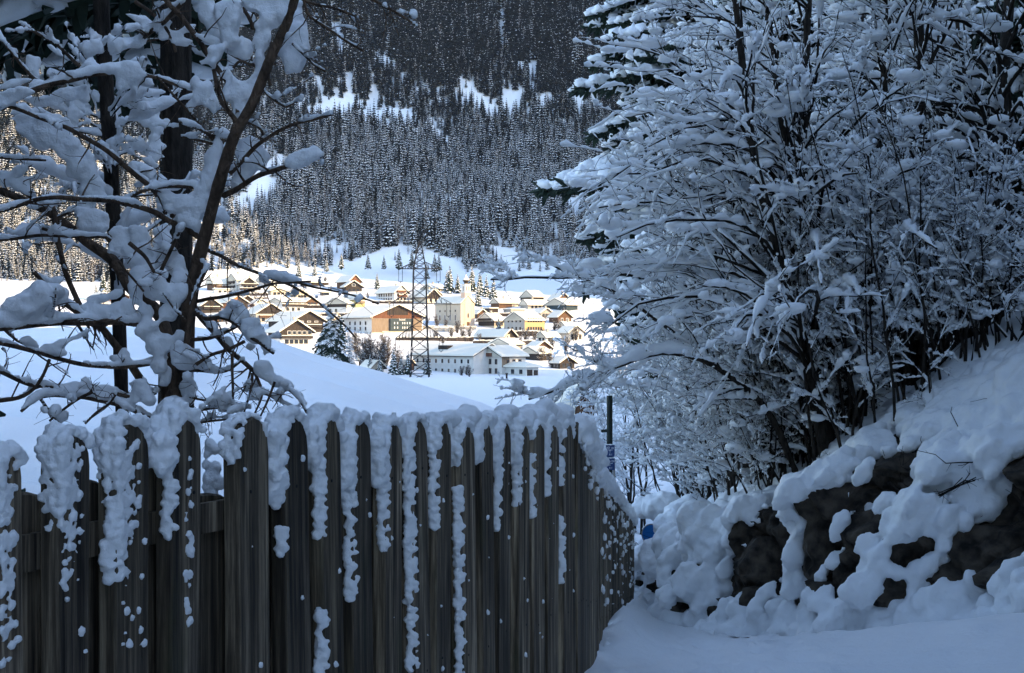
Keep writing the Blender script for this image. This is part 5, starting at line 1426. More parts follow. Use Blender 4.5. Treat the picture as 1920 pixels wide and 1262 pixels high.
h = H('house', 'white house with a dark wooden balcony, directly left of the yellow-green house', W_, 611, 650, 657, 588, 569, 559, 'L', 'white', theta=60, group=GV).roof(1.2, chim=0); h.clad('L', 3.2, 5.2, 'dark', 0, 1); h.windows('L', 2, 1, frame='dark', z0=1.6, a0=.4, a1=1)
h = H('house', 'yellow-green house with pale balconies on its gable', W_, 636, 667, 683, 577, 560, 550, 'R', 'yellow', theta=37, group=GV).roof(chim=1); h.windows('L', 3, 1, w=1., frame='white', z0=2, a0=.4, a1=1); h.balcony('R', 2.4, .1, .9, m='pale'); h.balcony('R', 4.6, .1, .9, m='pale')
ht = H('hotel', 'large hotel with a red-brown timber gable above a blue-black glazed front', 'hotel', 634, 697, 789, 627, 594, 572, 'R', 'white', theta=33, group=GV).roof(1.6, chim=1)
ht.windows('L', 4, 2, w=1.1, h=1.3, frame='dark', z0=2.5, z1=5.); ht.clad('R', ht.h - .6, 12, 'red', .02, .98, .10, tri=True); ht.clad('R', .8, ht.h - .65, 'pale', .0, .98, .08)
ht.clad('R', 1.6, ht.h - .7, 'teal', .34, .76, 1.0, name='glazed_front'); ht.clad('R', ht.h + .9, 12, 'dark', .3, .7, .26, tri=True, name='gable_recess')
for zz in (3.0, 5.0):
    for a in (.42, .48, .58, .62, .67, .72): 
        f = obj('window', U_FRAME['white'], ht.root); f.location = ht.face('R', ht.wr * a, zz, 1.02); f.scale = (.42, .1, .9)
ht.clad('R', -1, 1.5, 'cream', .2, 1, .35, name='porch')
fc = D.curves.new('lettering', 'FONT'); fc.body = 'hotel'; fc.size = 1.5; fc.extrude = .03; fc.align_x = 'CENTER'
fo = D.objects.new('lettering', fc); COL.objects.link(fo)
dg = bpy.context.evaluated_depsgraph_get(); lm = D.meshes.new_from_object(fo.evaluated_get(dg)); D.objects.remove(fo)
lm.materials.clear(); lm.materials.append(M['frame_white'])
lo_ = obj('lettering', lm, ht.root); lo_.location = ht.face('R', ht.wr * .57, 6.1, 1.06); lo_.rotation_euler = (PI / 2, 0, 0)
# --- church
ch = H('church', 'pink and cream village church with a white onion-domed bell turret on its front', 'church', 812, 864, 889, 613, 569, 546, 'R', 'pink', theta=37)
ch.rise = min(ch.rise, ch.wr * .62)
ch.roof(.45, .2, .45, chim=0)
ch.clad('L', -1, ch.h - .3, 'cream', 0, .97, .05, name='nave_wall')
for i in range(4):
    a = ch.wl * (.2 + .2 * i)
    f = obj('window', U_FRAME['white'], ch.root); f.location = ch.face('L', a, 4.2, .10); f.scale = (.1, 1.0, 2.9)
    p = obj('pane', U_PANE, f); p.location = (-.42, 0, 0); p.scale = (.3, .8, .9)
    m = MB(); k = 14; an = np.arange(k) * 2 * PI / k
    m.prism(np.array([ch.face('L', a + .55 * math.cos(x), 7.4 + .55 * math.sin(x), .12) for x in an]), (.06, 0, 0)); m.build('round_window', M['glass'], ch.root)
cx, cw = ch.wr * .52, 3.5
m = MB(); tz = 612 - 532; s = ch.Y / F
m.box(ch.face('R', cx, 7.5, -1.5), (cw, 3.4, 17)); tw_ = m.build('tower', WALL['pink'], ch.root)
m = MB(); m.box(ch.face('R', cx, 17.6, -1.5), (3.0, 3.0, 3.9)); m.box(ch.face('R', cx, 19.6, -1.5), (3.5, 3.5, .3)); m.box(ch.face('R', cx, 15.9, -1.5), (3.9, 3.8, .4)); m.build('belfry', WALL['white'], tw_)
for sd in ('R', 'L'):
    for dx in ((-.6, .6) if sd == 'R' else (0,)):
        b = MB()
        q = np.array([(-.28, 16.6), (.28, 16.6), (.28, 18.4), (.16, 18.75), (-.16, 18.75), (-.28, 18.4)])
        if sd == 'R': b.prism(np.array([ch.face('R', cx + dx + x, z, .015) for x, z in q]), (0, .1, 0))
        else: b.prism(np.array([np.array((cx - 1.515, 1.5 + x, z)) for x, z in q]), (.1, 0, 0))
        b.build('bell_opening', M['glass'], tw_)
def lathe(prof, c, k=16):
    prof = np.array(prof); n = len(prof); an = np.arange(k) * 2 * PI / k
    V = np.stack([prof[:, None, 0] * np.cos(an), prof[:, None, 0] * np.sin(an), np.repeat(prof[:, 1:2], k, 1)], -1) + c
    idx = np.arange(n * k).reshape(n, k)
    return V.reshape(-1, 3), np.stack([idx[:-1], np.roll(idx, -1, 1)[:-1], np.roll(idx, -1, 1)[1:], idx[1:]], -1).reshape(-1, 4)
cc = ch.face('R', cx, 19.75, -1.5)
m = MB(); m.add(*lathe([(1.0, 0), (.9, .5), (1.1, .9), (1.55, 1.4), (1.6, 1.8), (1.2, 2.4)], cc)); dm = m.build('onion_dome', WALL['dark'], tw_, True)
m = MB(); m.add(*lathe([(1.66, 1.75), (1.5, 2.15), (1.05, 2.65), (.55, 3.2), (.25, 3.8), (.08, 4.4)], cc)); m.build('dome_snow', M['snow_roof'], dm, True)
m = MB(); m.box(cc + (0, 0, 4.8), (.10, .10, 1.3)); m.box(cc + (0, 0, 5.0), (.6, .10, .10)); m.build('cross', M['metal_dark'], dm)
m = MB(); m.prism(np.array([ch.face('R', cx + .42 * math.cos(x), 5.2 + 1.2 * math.sin(x), .24) for x in an[:14]]), (0, .05, 0)); m.build('oval_window', M['glass'], ch.root)
m = MB(); m.box(ch.face('R', cx, 1.1, .25), (1.5, .1, 2.4)); m.build('door', WALL['brown'], ch.root)
m = MB()
for a in (.02, .2, .8, .98): m.box(ch.face('R', ch.wr * a, ch.h / 2, .03), (.5, .14, ch.h))
m.box(ch.face('R', ch.wr / 2, ch.h, .10), (ch.wr + .4, .3, .35)); m.build('cornice', WALL['cream'], ch.root)
# --- right part
h = H('house', 'house with a dark boarded gable and pale yellow side, right of the church', W_, 896, 927, 945, 615, 601, 588, 'L', 'cream', theta=38, group=GV).roof(1.1); h.clad('L', 1, 8, 'dark', tri=True); h.windows('R', 3, 1, frame='brown', w=1.2); h.balcony('L', 3.4, m='dark')
yb = H('rectory', 'ochre-yellow building with a gable end greyed for shade and two rows of small windows', 'building', 945, 984, 1022, 626, 601, 586, 'L', 'ochre', theta=40, group=GV).roof(.5, chim=0); yb.clad('L', -1, 12, 'grey', 0, 1, .05, tri=True); yb.windows('R', 6, 2, w=.8, h=1.4, frame='dark', z0=2.2, z1=6.); yb.windows('L', 4, 2, w=.8, h=1.4, frame='dark', z0=2.2, z1=6.); yb.windows('L', 2, 1, w=.7, h=1.1, frame='dark', z0=9, a0=.35, a1=.75)  # grey cladding puts the left gable's shade into its colour
h = H('barn', 'dark timber barn with two snow-covered roofs below the ochre building', 'barn', 890, 946, 966, 642, 629, 616, 'R', 'dark', theta=36, group=GV).roof(1.2, chim=0); h.clad('R', .2, 3.4, 'cream', .05, .5); h.windows('R', 1, 1, w=.7, z0=2., a0=.1, a1=.45)
h = H('house', 'grey gable house with an arched loft window behind the white apartment house', W_, 918, 956, 980, 660, 646, 636, 'L', 'grey', theta=38, group=GV).roof(.9, chim=0); h.windows('L', 1, 1, w=1., h=1.3, frame='dark', z0=4.4)
h = H('house', 'small black-gabled house under a low snow roof, right of the apartment house', W_, 975, 1012, 1034, 676, 663, 652, 'L', 'dark', theta=40, group=GV).roof(1., chim=0)
h = H('house', 'dark little gable house among bare bushes, above the small black-gabled one', W_, 990, 1006, 1032, 662, 651, 641, 'R', 'brown', theta=28, group=GV).roof(1., chim=0)
h = H('house', 'teal-boarded gable house at the right end of the village behind the branches', W_, 1026, 1062, 1084, 584, 571, 560, 'L', 'teal', theta=42, group=GV).roof(1.4, chim=0)
h = H('house', 'house with a steep dark gable far right under the forest', W_, 976, 1000, 1020, 569, 557, 545, 'L', 'dark', theta=38, group=GV).roof(.6, chim=0)
h = H('house', 'low wooden house with a sunny yellow end wall, upper right of the church', W_, 920, 936, 976, 577, 568, 560, 'L', 'brown', theta=37, group=GV).roof(.8); h.clad('R', 0, 2.4, 'cream', .6, 1)
h = H('garage', 'flat-roofed dark garage with a snow-covered deck just right of the church', 'garage', 906, 918, 934, 588, 579, 577, 'flat', 'dark', group=GV).roof(.3)
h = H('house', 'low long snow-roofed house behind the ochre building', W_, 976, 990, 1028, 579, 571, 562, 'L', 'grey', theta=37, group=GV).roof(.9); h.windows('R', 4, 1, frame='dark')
h = H('shed', 'snow-covered lean-to between the low wooden house and the ochre building', 'shed', 944, 958, 984, 588, 581, 577, 'flat', 'grey', group=GV).roof(.4)
h = H('house', 'brown-roofed house right of the ochre building among the branches', W_, 1030, 1046, 1072, 606, 594, 583, 'R', 'brown', theta=35, group=GV).roof(.9, chim=0); h.windows('R', 2, 1)
h = H('house', 'pale house lowest on the right, nearly hidden by the overhanging branches', W_, 1046, 1066, 1096, 640, 624, 612, 'R', 'white', theta=35, group=GV).roof(.9, chim=0); h.windows('R', 3, 2, frame='dark')
for a in [(541, 556, 575, 561, 552, 545, 'R', 'cream', 'small cream house beside the white lane, below the long dark shed'), (600, 604, 616, 556, 549, 546, 'flat', 'dark', 'tiny black hut alone on the open snowfield above the yellow-green house'),
          (1030, 1046, 1068, 571, 561, 550, 'R', 'brown', 'brown house above the teal-boarded gable at the right end'), (1000, 1014, 1036, 596, 587, 579, 'R', 'grey', 'grey house just above and behind the ochre building'),
          (1048, 1062, 1086, 624, 613, 604, 'L', 'cream', 'cream house among shrubs right of the ochre building'), (1008, 1024, 1048, 642, 632, 623, 'L', 'white', 'white house below the ochre building beside leafless shrubs'),
          (884, 896, 912, 598, 588, 581, 'R', 'brown', 'brown wooden house tucked behind the right side of the church'), (440, 452, 472, 571, 562, 555, 'R', 'dark', 'dark house between the orange-fronted house and the hedges'),
          (464, 478, 500, 578, 570, 562, 'R', 'white', 'white-walled house above the wide low chalet'), (385, 398, 424, 606, 596, 588, 'R', 'brown', 'brown house lowest on the left, seen between the twigs of the young tree'),
          (606, 624, 642, 612, 601, 591, 'R', 'cream', 'cream house between the big dark chalet and the hotel'), (1036, 1050, 1078, 692, 680, 670, 'R', 'dark', 'dark house behind the white annex, half hidden by branches'),
          (560, 574, 594, 574, 566, 559, 'R', 'brown', 'brown house right of the white two-storey house'), (704, 716, 736, 592, 585, 578, 'R', 'grey', 'grey house between the inn and the hotel roof')]:
    h = H('house' if a[6] != 'flat' else 'hut', a[8], W_ if a[6] != 'flat' else 'hut', *a[:7], a[7], theta=34, group=GV).roof(.9, chim=1)
    h.windows('R', 3, 1, frame='dark'); h.windows('L', 2, 1, frame='dark')
# --- the white apartment house in front
ap = H('apartment_house', 'long white apartment house with a brown-balconied gable, nearest of all by the meadow', 'apartment house', 764, 888, 896, 708, 667, 648, 'R', 'white', theta=40, Yd=446)
ap.wr = 13; ap.roof(.9, chim=0) if False else None
D.objects.remove(ap.wall)
W0 = ap.wl
ap.wr = 13.5; ap.rise = 3.4; m = MB(); m.prism(np.array([(0, 0, -1.2), (13.5, 0, -1.2), (13.5, 0, ap.h), (6.75, 0, ap.h + 3.4), (0, 0, ap.h)]), (0, W0, 0)); m.build('wall', WALL['white'], ap.root)
ap.roof(.9, chim=0)
ap.windows('L', 9, 2, w=1.0, h=1.3, frame='white', z0=1.9, z1=5., a0=.03, a1=.97, shutter='white')
m = MB(); m.box((3.2, W0 * .58, ap.h + 2.2), (2.2, 5, 1.9)); m.build('dormer', M['eave'], ap.root)
gb = H('apartment_house', '', '', 888, 941, 986, 708, 668, 650, 'L', 'white', theta=40, Yd=445, root=ap.root)
gb.roof(1., chim=0)
gb.windows('L', 4, 2, w=.9, h=1.4, frame='brown', z0=2., z1=4.9, a0=.1, a1=.95); gb.windows('L', 3, 1, w=.8, h=1.2, frame='brown', z0=7.7, a0=.3, a1=.72)
gb.balcony('L', 6.6, .28, .72, m='red'); gb.balcony('L', 3.6, .62, .98, m='red'); gb.balcony('L', .9, .62, .98, m='red')
gb.windows('R', 3, 1, w=1., h=1.2, frame='brown', z0=4.9); gb.clad('R', 3.2, 6.3, 'pale', .0, .3)
an_ = H('annex', 'low white annex with a dark garage opening at the right end of the apartment house', 'annex', 939, 987, 1010, 709, 689, 683, 'hip', 'white', theta=40, Yd=438).roof(.9, snow=.7)
an_.windows('L', 2, 1, w=1.2, h=1.1, frame='dark', a0=.05, a1=.7, z0=1.9); an_.clad('R', -.5, 2.6, 'dark', .05, .5, .03, name='garage_opening'); an_.clad('R', -.5, 2.4, 'dark', .6, .95, .03, name='garage_opening')  # openings closed by flat dark panels, their inner shade put into the colour
# --- in front, left of the pylon
h = H('house', 'small pale house with a snow roof at the foot of the big bare tree', W_, 676, 697, 718, 703, 688, 676, 'R', 'cream', theta=37, Yd=444, group=GV).roof(.8, chim=0); h.windows('R', 1, 1, w=1.6, h=1., frame='dark', z0=1.2)
h = H('house', 'brown gable peeping over the small pale house below the big bare tree', W_, 670, 688, 702, 690, 674, 663, 'R', 'brown', theta=37, Yd=470, group=GV).roof(.8, chim=0)
h = H('shed', 'brown-roofed shed between the conifers at the pylon foot', 'shed', 752, 762, 776, 700, 683, 671, 'R', 'brown', theta=37, Yd=462, group=GV).roof(.7, chim=0)
# --- by itself, far left
h = H('house', 'lone chalet with a brown upper storey and white lower wall, behind the left tree\'s branches', W_, 200, 203, 241, 577, 556, 548, 'R', 'white', theta=8, Yd=620).roof(1.2); h.clad('R', 3.0, 9, 'red', 0, 1, tri=True); h.windows('R', 3, 1, w=1.4, h=1.6, z0=1.7); h.balcony('R', 2.9, .1, .9, m='red')
h = H('house', 'wide snow-roofed house just left of the lone chalet behind the tree', W_, 152, 176, 208, 572, 560, 549, 'R', 'grey', theta=35, Yd=640).roof(1.)
h = H('barn', 'small wooden hay barn on the white field left of the village', 'barn', 60, 66, 84, 566, 556, 550, 'R', 'brown', theta=30, Yd=660).roof(.8, chim=0)
# --- hut in the meadow with its deep snow roof
hp = P(1088, 771, 120); hz = gz(hp[0], 120)
hut = tag(empty('hut', (hp[0], 120, hz), math.radians(14)), 'dark brown wooden hut with a steep snowed-in gable at the edge of the meadow', 'hut')
s = 120 / F
zb = hp[2] - hz
m = MB(); m.prism(np.array([(-.55, 0, -.4), (1.35, 0, -.4), (1.2, 0, zb + .25), (.42, 0, zb + 2.2), (-.5, 0, zb + .5)]), (0, 3.0, 0)); m.build('wall', WALL['brown'], hut)
m = MB(); m.prism(np.array([(1.55, -.25, zb - .1), (.42, -.25, zb + 2.42), (.36, -.25, zb + 2.30), (1.42, -.25, zb - .15)]), (0, 3.4, 0)); m.build('roof', M['eave'], hut)
m = MB(); m.prism(np.array([(-.5, -.1, zb + .1), (.42, -.1, zb + 2.25), (.25, -.1, zb + 2.62), (-.5, -.1, zb + 2.0), (-1.6, -.1, zb + .9), (-2.6, -.1, zb + .2), (-2.6, -.1, -.3), (-.6, -.1, -.3)]), (0, 3.4, 0)); m.build('roof_snow', M['snow_roof'], hut)

# ================================================================== power pylon
pb = P(787, 705, 430); PYZ = pb[2] - 1.0
py = tag(empty('power_pylon', (pb[0], 430, pb[2])), 'tall steel lattice power pylon with three cross-arms in front of the village', 'pylon')
s = 430 / F
zv = lambda v: (705 - v) * s
def half(z):
    return np.interp(z, [0, zv(633), zv(504), zv(492), zv(452), zv(448)], [17.5 * s, 14.5 * s, 11.5 * s, 9.5 * s, 1.5 * s, .2 * s])
m = MB(); lv = [-1.0] + [zv(v) for v in np.linspace(700, 633, 4)] + [zv(v) for v in np.linspace(612, 504, 7)] + [zv(v) for v in np.linspace(494, 452, 5)]
def bar(a, b, r): tubes(m, np.array([[a, b]]), np.array([[r, r]]), 4)
cor = [(-1, -1), (1, -1), (1, 1), (-1, 1)]
for a, b in zip(lv[:-1], lv[1:]):
    ha, hb = float(half(max(a, 0))), float(half(b))
    for k in range(4):
        p = cor[k]; q = cor[(k + 1) % 4]
        bar((p[0] * ha, p[1] * ha, a), (p[0] * hb, p[1] * hb, b), .17)
        bar((p[0] * ha, p[1] * ha, a), (q[0] * hb, q[1] * hb, b), .10); bar((q[0] * ha, q[1] * ha, a), (p[0] * hb, p[1] * hb, b), .10)
        bar((p[0] * hb, p[1] * hb, b), (q[0] * hb, q[1] * hb, b), .07)
        mid = (a + b) / 2; hm = (ha + hb) / 2
m.build('lattice_mast', M['metal_dark'], py)
for v, vt, uL, uR in ((504, 491, 748, 828), (569, 543, 731, 847), (634, 611, 742, 833)):
    m = MB(); z = zv(v); zt = zv(vt); h0 = float(half(z)); h1 = float(half(zt))
    for sg, ue in ((-1, uL), (1, uR)):
        x = (ue - 787) * s
        for y in (-1, 1):
            bar((sg * h0, y * h0, z), (x, 0, z), .13); bar((sg * h1, y * h1, zt), (x, 0, z), .11)
            n = 5
            for k in range(1, n):
                t = k / n; tb = (k - .6) / n
                A = np.array((sg * h0, y * h0, z)) * (1 - t) + np.array((x, 0, z)) * t
                B = np.array((sg * h1, y * h1, zt)) * (1 - tb) + np.array((x, 0, z)) * tb
                C_ = np.array((sg * h1, y * h1, zt)) * (1 - t) + np.array((x, 0, z)) * t
                bar(A, B, .06); bar(A, C_, .06)
        bar((x, -.3, z), (x, .3, z), .12)
    for y in (-1, 1): bar((-h0, y * h0, z), (h0, y * h0, z), .13)
    arm = m.build('cross_arm', M['metal_dark'], py)
    for ue in (uL + 3, uR - 6):
        m = MB(); x = (ue - 787) * s; L = 24 * s
        for dx in (-.55, .55): bar((x + dx, 0, z), (x + dx, 0, z - L), .10)
        bar((x - .55, 0, z - L), (x + .55, 0, z - L), .09); bar((x, 0, z - L), (x, 0, z - L - .4), .16)
        m.build('insulator', M['metal_dark'], arm)

# ================================================================== signpost and round sign by the path
M['sign_blue'] = mat('sign_blue', (.012, .045, .16), .4, .5); M['sign_white'] = mat('sign_white', (.75, .77, .8), .5, .4); M['sign_bright'] = mat('sign_bright', (.010, .16, .48), .4, .5)
M['post_green'] = mat('post_green', (.012, .020, .017), .6, .3, var=.3, vscale=6)
SY = 20.6
sp = P(1143, 905, SY); sz = min(gz(sp[0], SY), sp[2])
post = tag(empty('sign_post', (sp[0], SY, sz)), 'dark green post at the end of the fence carrying two small blue plates', 'sign post')
s = SY / F
m = MB(); tubes(m, np.array([[(0, 0, -.3), (0, 0, .8), (0, 0, (905 - 742) * s + sp[2] - sz)]]), np.full((1, 3), 5.6 * s), 14); m.build('post', M['post_green'], post, True)
m = MB(); tubes(m, np.array([[(8 * s, -.04, -.3), (8 * s, -.04, (905 - 860) * s + sp[2] - sz)]]), np.full((1, 2), 2.2 * s), 10); m.build('stake', WALL['grey'], post, True)
m = MB(); m.box((-10 * s, 0, (905 - 808) * s + sp[2] - sz), (12 * s, .05, 5 * s)); m.build('bracket', M['post_green'], post)
def plate(vc, hh, rows):
    zc = (905 - vc) * s + sp[2] - sz
    m = MB(); m.box((.5 * s, -.075, zc), (16.5 * s, .012, hh * s)); pl = m.build('sign_plate', M['sign_blue'], post)
    m = MB(); rr = np.random.RandomState(3)
    for k in range(9): 
        q = rr.uniform(1.2, 1.9) * s; blobs(m, [(.5 * s + (k - 4) * 1.8 * s, -.072, zc + hh * s / 2 + .4 * s)], np.array([[q * 1.2, q * 1.1, q * .8]]), 1)
    obj('snow', fuse(m, .006, M['snow'], 0, 1, 2), pl)
    for txt, x, z, size in rows:
        if txt == '-':
            m = MB(); m.box((x * s, -.083, zc + z * s), (size * s, .003, .8 * s)); m.build('stroke', M['sign_white'], pl); continue
        c = D.curves.new('lettering', 'FONT'); c.body = txt; c.size = size * s; c.extrude = .001; c.align_x = 'CENTER'; c.align_y = 'CENTER'
        fo = D.objects.new('l', c); COL.objects.link(fo)
        lm = D.meshes.new_from_object(fo.evaluated_get(bpy.context.evaluated_depsgraph_get())); D.objects.remove(fo)
        lm.materials.clear(); lm.materials.append(M['sign_white'])
        q = obj('lettering', lm, pl); q.location = (x * s, -.084, zc + z * s); q.rotation_euler = (PI / 2, 0, 0)
plate(844.5, 22, [('HD', -4, 5.5, 5.5), ('80', 5, 5, 5), ('-', .5, 1.6, 9), ('T', 0, -1.6, 6), ('8.1', 1.5, -7, 5)])
plate(869.5, 22, [('S', -4, 6, 5.5), ('100', 5, 5.5, 5), ('-', .5, 1.8, 9), ('100', -3, -1.6, 5), ('8.1', 1.5, -7, 5)])
# round blue sign half buried in the bank snow
rp = P(1222, 1002, 18.15)
rsn = tag(empty('round_sign', rp, math.radians(-18)), 'round blue sign half buried in the snow of the bank just past the fence end', 'sign')
s = 18.0 / F; k = 28; an = np.arange(k) * 2 * PI / k
m = MB(); m.prism(np.stack([19 * s * np.cos(an), 0 * an, 19 * s * np.sin(an)], 1), (0, .02, 0)); m.build('disc', M['sign_bright'], rsn)
m = MB()
ring_o = np.stack([20 * s * np.cos(an), 0 * an - .006, 20 * s * np.sin(an)], 1); ring_i = np.stack([18.2 * s * np.cos(an), 0 * an - .006, 18.2 * s * np.sin(an)], 1)
idx = np.arange(k); V = np.vstack([ring_o, ring_i, ring_o + (0, .03, 0), ring_i + (0, .03, 0)]); nx_ = (idx + 1) % k
m.add(V, np.vstack([np.stack([idx, nx_, k + nx_, k + idx], 1), np.stack([idx, nx_, 2 * k + nx_, 2 * k + idx], 1), np.stack([k + idx, k + nx_, 3 * k + nx_, 3 * k + idx], 1), np.stack([2 * k + idx, 2 * k + nx_, 3 * k + nx_, 3 * k + idx], 1)])); m.build('rim', WALL['grey'], rsn)
m = MB(); tubes(m, np.array([[(0, .04, 14 * s), (0, .04, -1.3)]]), np.full((1, 2), .025), 10); m.build('post', M['metal_dark'], rsn, True)
# lattice screen in the woods at the right edge
lp = P(1903, 585, 16.2)
ls = tag(empty('trellis', lp, math.radians(20)), 'pale wooden trellis screen among the trunks at the right edge', 'trellis')
s = 16.2 / F; m = MB()
for k in range(9): m.box((-16 * s + k * 4 * s, .01, 0), (1.3 * s, .015, 66 * s))
for z in (-30, -10, 12, 28): m.box((0, .028, z * s), (36 * s, .02, 2.2 * s))
m.build('slat_panel', WALL['pale'], ls)
m = MB()
for x in (-18, 18): m.box((x * s, .05, -10 * s), (3 * s, .04, 100 * s))
m.build('frame', WALL['pale'], ls)
# short post in the meadow
mp_ = P(950, 713, 405); tag(obj('marker_post', None), 'x') if False else None
m = MB(); m.box((0, 0, .4), (.55, .5, 2.4)); m.box((0, 0, 1.75), (.75, .7, .35)); 
mo = m.build('marker_post', M['eave']); mo.location = (mp_[0], 405, gz(mp_[0], 405)); tag(mo, 'short dark post alone in the white meadow in front of the annex', 'post')
# ================================================================== far trees
def far_spruce(seed, snow=.6, H=18., R=3.0, layers=13, per=8, droop=.42):
    r = np.random.default_rng(seed)
    m = MB()
    tubes(m, np.array([[(0, 0, -1.5), (0, 0, H * .5), (0, 0, H)]]), np.array([[.22, .14, .02]]), 5, 0)
    for w_ in range(layers):
        t = w_ / (layers - 1)
        z = 1.4 + (H - 2.0) * t ** .95; L = R * (1 - t) ** .9 + .30
        for k in range(per if t < .8 else 5):
            a = 2 * PI * (k + r.uniform(-.4, .4)) / per + w_ * 1.3; l = L * r.uniform(.7, 1.2); wd = l * .30 + .12
            c, s = math.cos(a), math.sin(a)
            dr = droop * l * r.uniform(.7, 1.3)
            def pt(x, y, zz): return (x * c - y * s, x * s + y * c, z + zz)
            zz = r.uniform(-.3, .3)
            V = [pt(0, 0, zz + .1), pt(l * .55, -wd, zz - dr * .65), pt(l, 0, zz - dr), pt(l * .55, wd, zz - dr * .65), pt(l * .55, 0, zz - dr * .32), pt(l * .8, -wd * .6, zz - dr * 1.35), pt(l * .8, wd * .6, zz - dr * 1.35), pt(l * .35, -wd * .9, zz - dr * .9), pt(l * .35, wd * .9, zz - dr * .9)]
            m.add(V, [(0, 1, 4), (4, 1, 2), (4, 2, 3), (0, 4, 3), (1, 5, 2), (2, 6, 3), (0, 7, 1), (0, 3, 8)], 0)
            if r.random() < snow:
                x0 = r.uniform(.25, .5); q = r.uniform(.45, .8)
                up = .14 + .10 * q
                S = [pt(l * x0, 0, zz - dr * .25 + up), pt(l * .62, -wd * q, zz - dr * .62 + up * .7), pt(l * 1.02, 0, zz - dr + up * .8), pt(l * .62, wd * q, zz - dr * .62 + up * .7), pt(l * .65, 0, zz - dr * .45 + up * 1.5)]
                m.add(S, [(0, 1, 4), (4, 1, 2), (4, 2, 3), (0, 4, 3)], 1)
    return m
def far_larch(seed, H=17., R=2.2):
    r = np.random.default_rng(seed); m = MB()
    tubes(m, np.array([[(0, 0, -1.5), (0, 0, H * .5), (0, 0, H)]]), np.array([[.22, .13, .02]]), 5, 0)
    n = 90
    z = 2 + (H - 2.5) * r.random(n) ** .9; a = r.uniform(0, 2 * PI, n); L = (R * (1 - z / H) + .35) * r.uniform(.6, 1.2, n)
    p0 = np.stack([0 * z, 0 * z, z], 1); p1 = p0 + np.stack([np.cos(a) * L * .6, np.sin(a) * L * .6, L * .12], 1); p2 = p0 + np.stack([np.cos(a) * L, np.sin(a) * L, -L * .05], 1)
    Pn = np.stack([p0, p1, p2], 1); tubes(m, Pn, np.tile([.09, .07, .03], (n, 1)), 3, 0)
    t2, r2 = grow(Pn, np.full((n, 3), .05), 3, r, .3, 1, (.3, .8), (30, 70), .3, 0, .2, 3, 1, .03); tubes(m, t2, np.full(t2.shape[:2], .035), 3, 0)
    sn_ = MB(); k = r.random(n) < .35
    snow_on(m, Pn[k], np.full((k.sum(), 3), .05), .11, r, 4, .2, 1, 2, mat=1)
    return m
LIB = D.collections.new('forest_library')     # kinds the forest is planted from; not linked to the scene
def lib(name, m, mats):
    o = D.objects.new(name, m.mesh(name, mats)); LIB.objects.link(o); return o
names = []
for s in range(4): lib(f'a_snowy_{s}', far_spruce(s, .80, 18, 2.3), [M['needle_far'], M['snow_far']])
for s in range(4): lib(f'b_dark_{s}', far_spruce(20 + s, .07, 19, 2.5), [M['needle_far'], M['snow_far']])
for s in range(3): lib(f'c_larch_{s}', far_larch(s), [M['larch_far'], M['snow_far']])
def plant(name, pts, idx, rot, scl, label_kind='stuff'):
    me = D.meshes.new(name); me.vertices.add(len(pts)); me.vertices.foreach_set('co', np.asarray(pts, np.float32).ravel())
    for nm, ty, arr in (('idx', 'INT', np.asarray(idx, np.int32)), ('rot', 'FLOAT', np.asarray(rot, np.float32)), ('scl', 'FLOAT', np.asarray(scl, np.float32))):
        a = me.attributes.new(nm, ty, 'POINT'); a.data.foreach_set('value', arr)
    o = obj(name, me); o['kind'] = 'stuff'
    ng = D.node_groups.new('planting', 'GeometryNodeTree')
    ng.interface.new_socket('Geometry', in_out='INPUT', socket_type='NodeSocketGeometry'); ng.interface.new_socket('Geometry', in_out='OUTPUT', socket_type='NodeSocketGeometry')
    N, L = ng.nodes, ng.links
    gi, go = N.new('NodeGroupInput'), N.new('NodeGroupOutput')
    ci = N.new('GeometryNodeCollectionInfo'); ci.inputs['Collection'].default_value = LIB; ci.inputs['Separate Children'].default_value = True; ci.inputs['Reset Children'].default_value = True
    ip = N.new('GeometryNodeInstanceOnPoints'); ip.inputs['Pick Instance'].default_value = True
    def att(nm, ty):
        n = N.new('GeometryNodeInputNamedAttribute'); n.data_type = ty; n.inputs['Name'].default_value = nm; return n.outputs['Attribute']
    cx_ = N.new('ShaderNodeCombineXYZ'); L.new(att('rot', 'FLOAT'), cx_.inputs['Z'])
    L.new(gi.outputs[0], ip.inputs['Points']); L.new(ci.outputs[0], ip.inputs['Instance']); L.new(att('idx', 'INT'), ip.inputs['Instance Index'])
    L.new(cx_.outputs[0], ip.inputs['Rotation']); 
    c2_ = N.new('ShaderNodeCombineXYZ')
    sa = att('scl', 'FLOAT')
    for k in range(3): L.new(sa, c2_.inputs[k])
    L.new(c2_.outputs[0], ip.inputs['Scale'])
    L.new(ip.outputs[0], go.inputs[0])
    md = o.modifiers.new('planting', 'NODES'); md.node_group = ng
    return o
r = np.random.default_rng(5)
def heights(xy):
    return height(xy[:, 0], xy[:, 1])
# --- the mountain wood
N_ = 62000
Yv = 836 + 730 * r.random(N_) ** 1.0
Xv = r.uniform(-1, 1, N_) * (.42 * Yv + 30)
dens = fbm(np.stack([Xv / 55, Yv / 55, 0 * Xv], -1), 3, 12)
zz = heights(np.stack([Xv, Yv], 1))
uu = CU + Xv / Yv * F; vv = CV - zz / Yv * F
keep = np.ones(N_, bool)
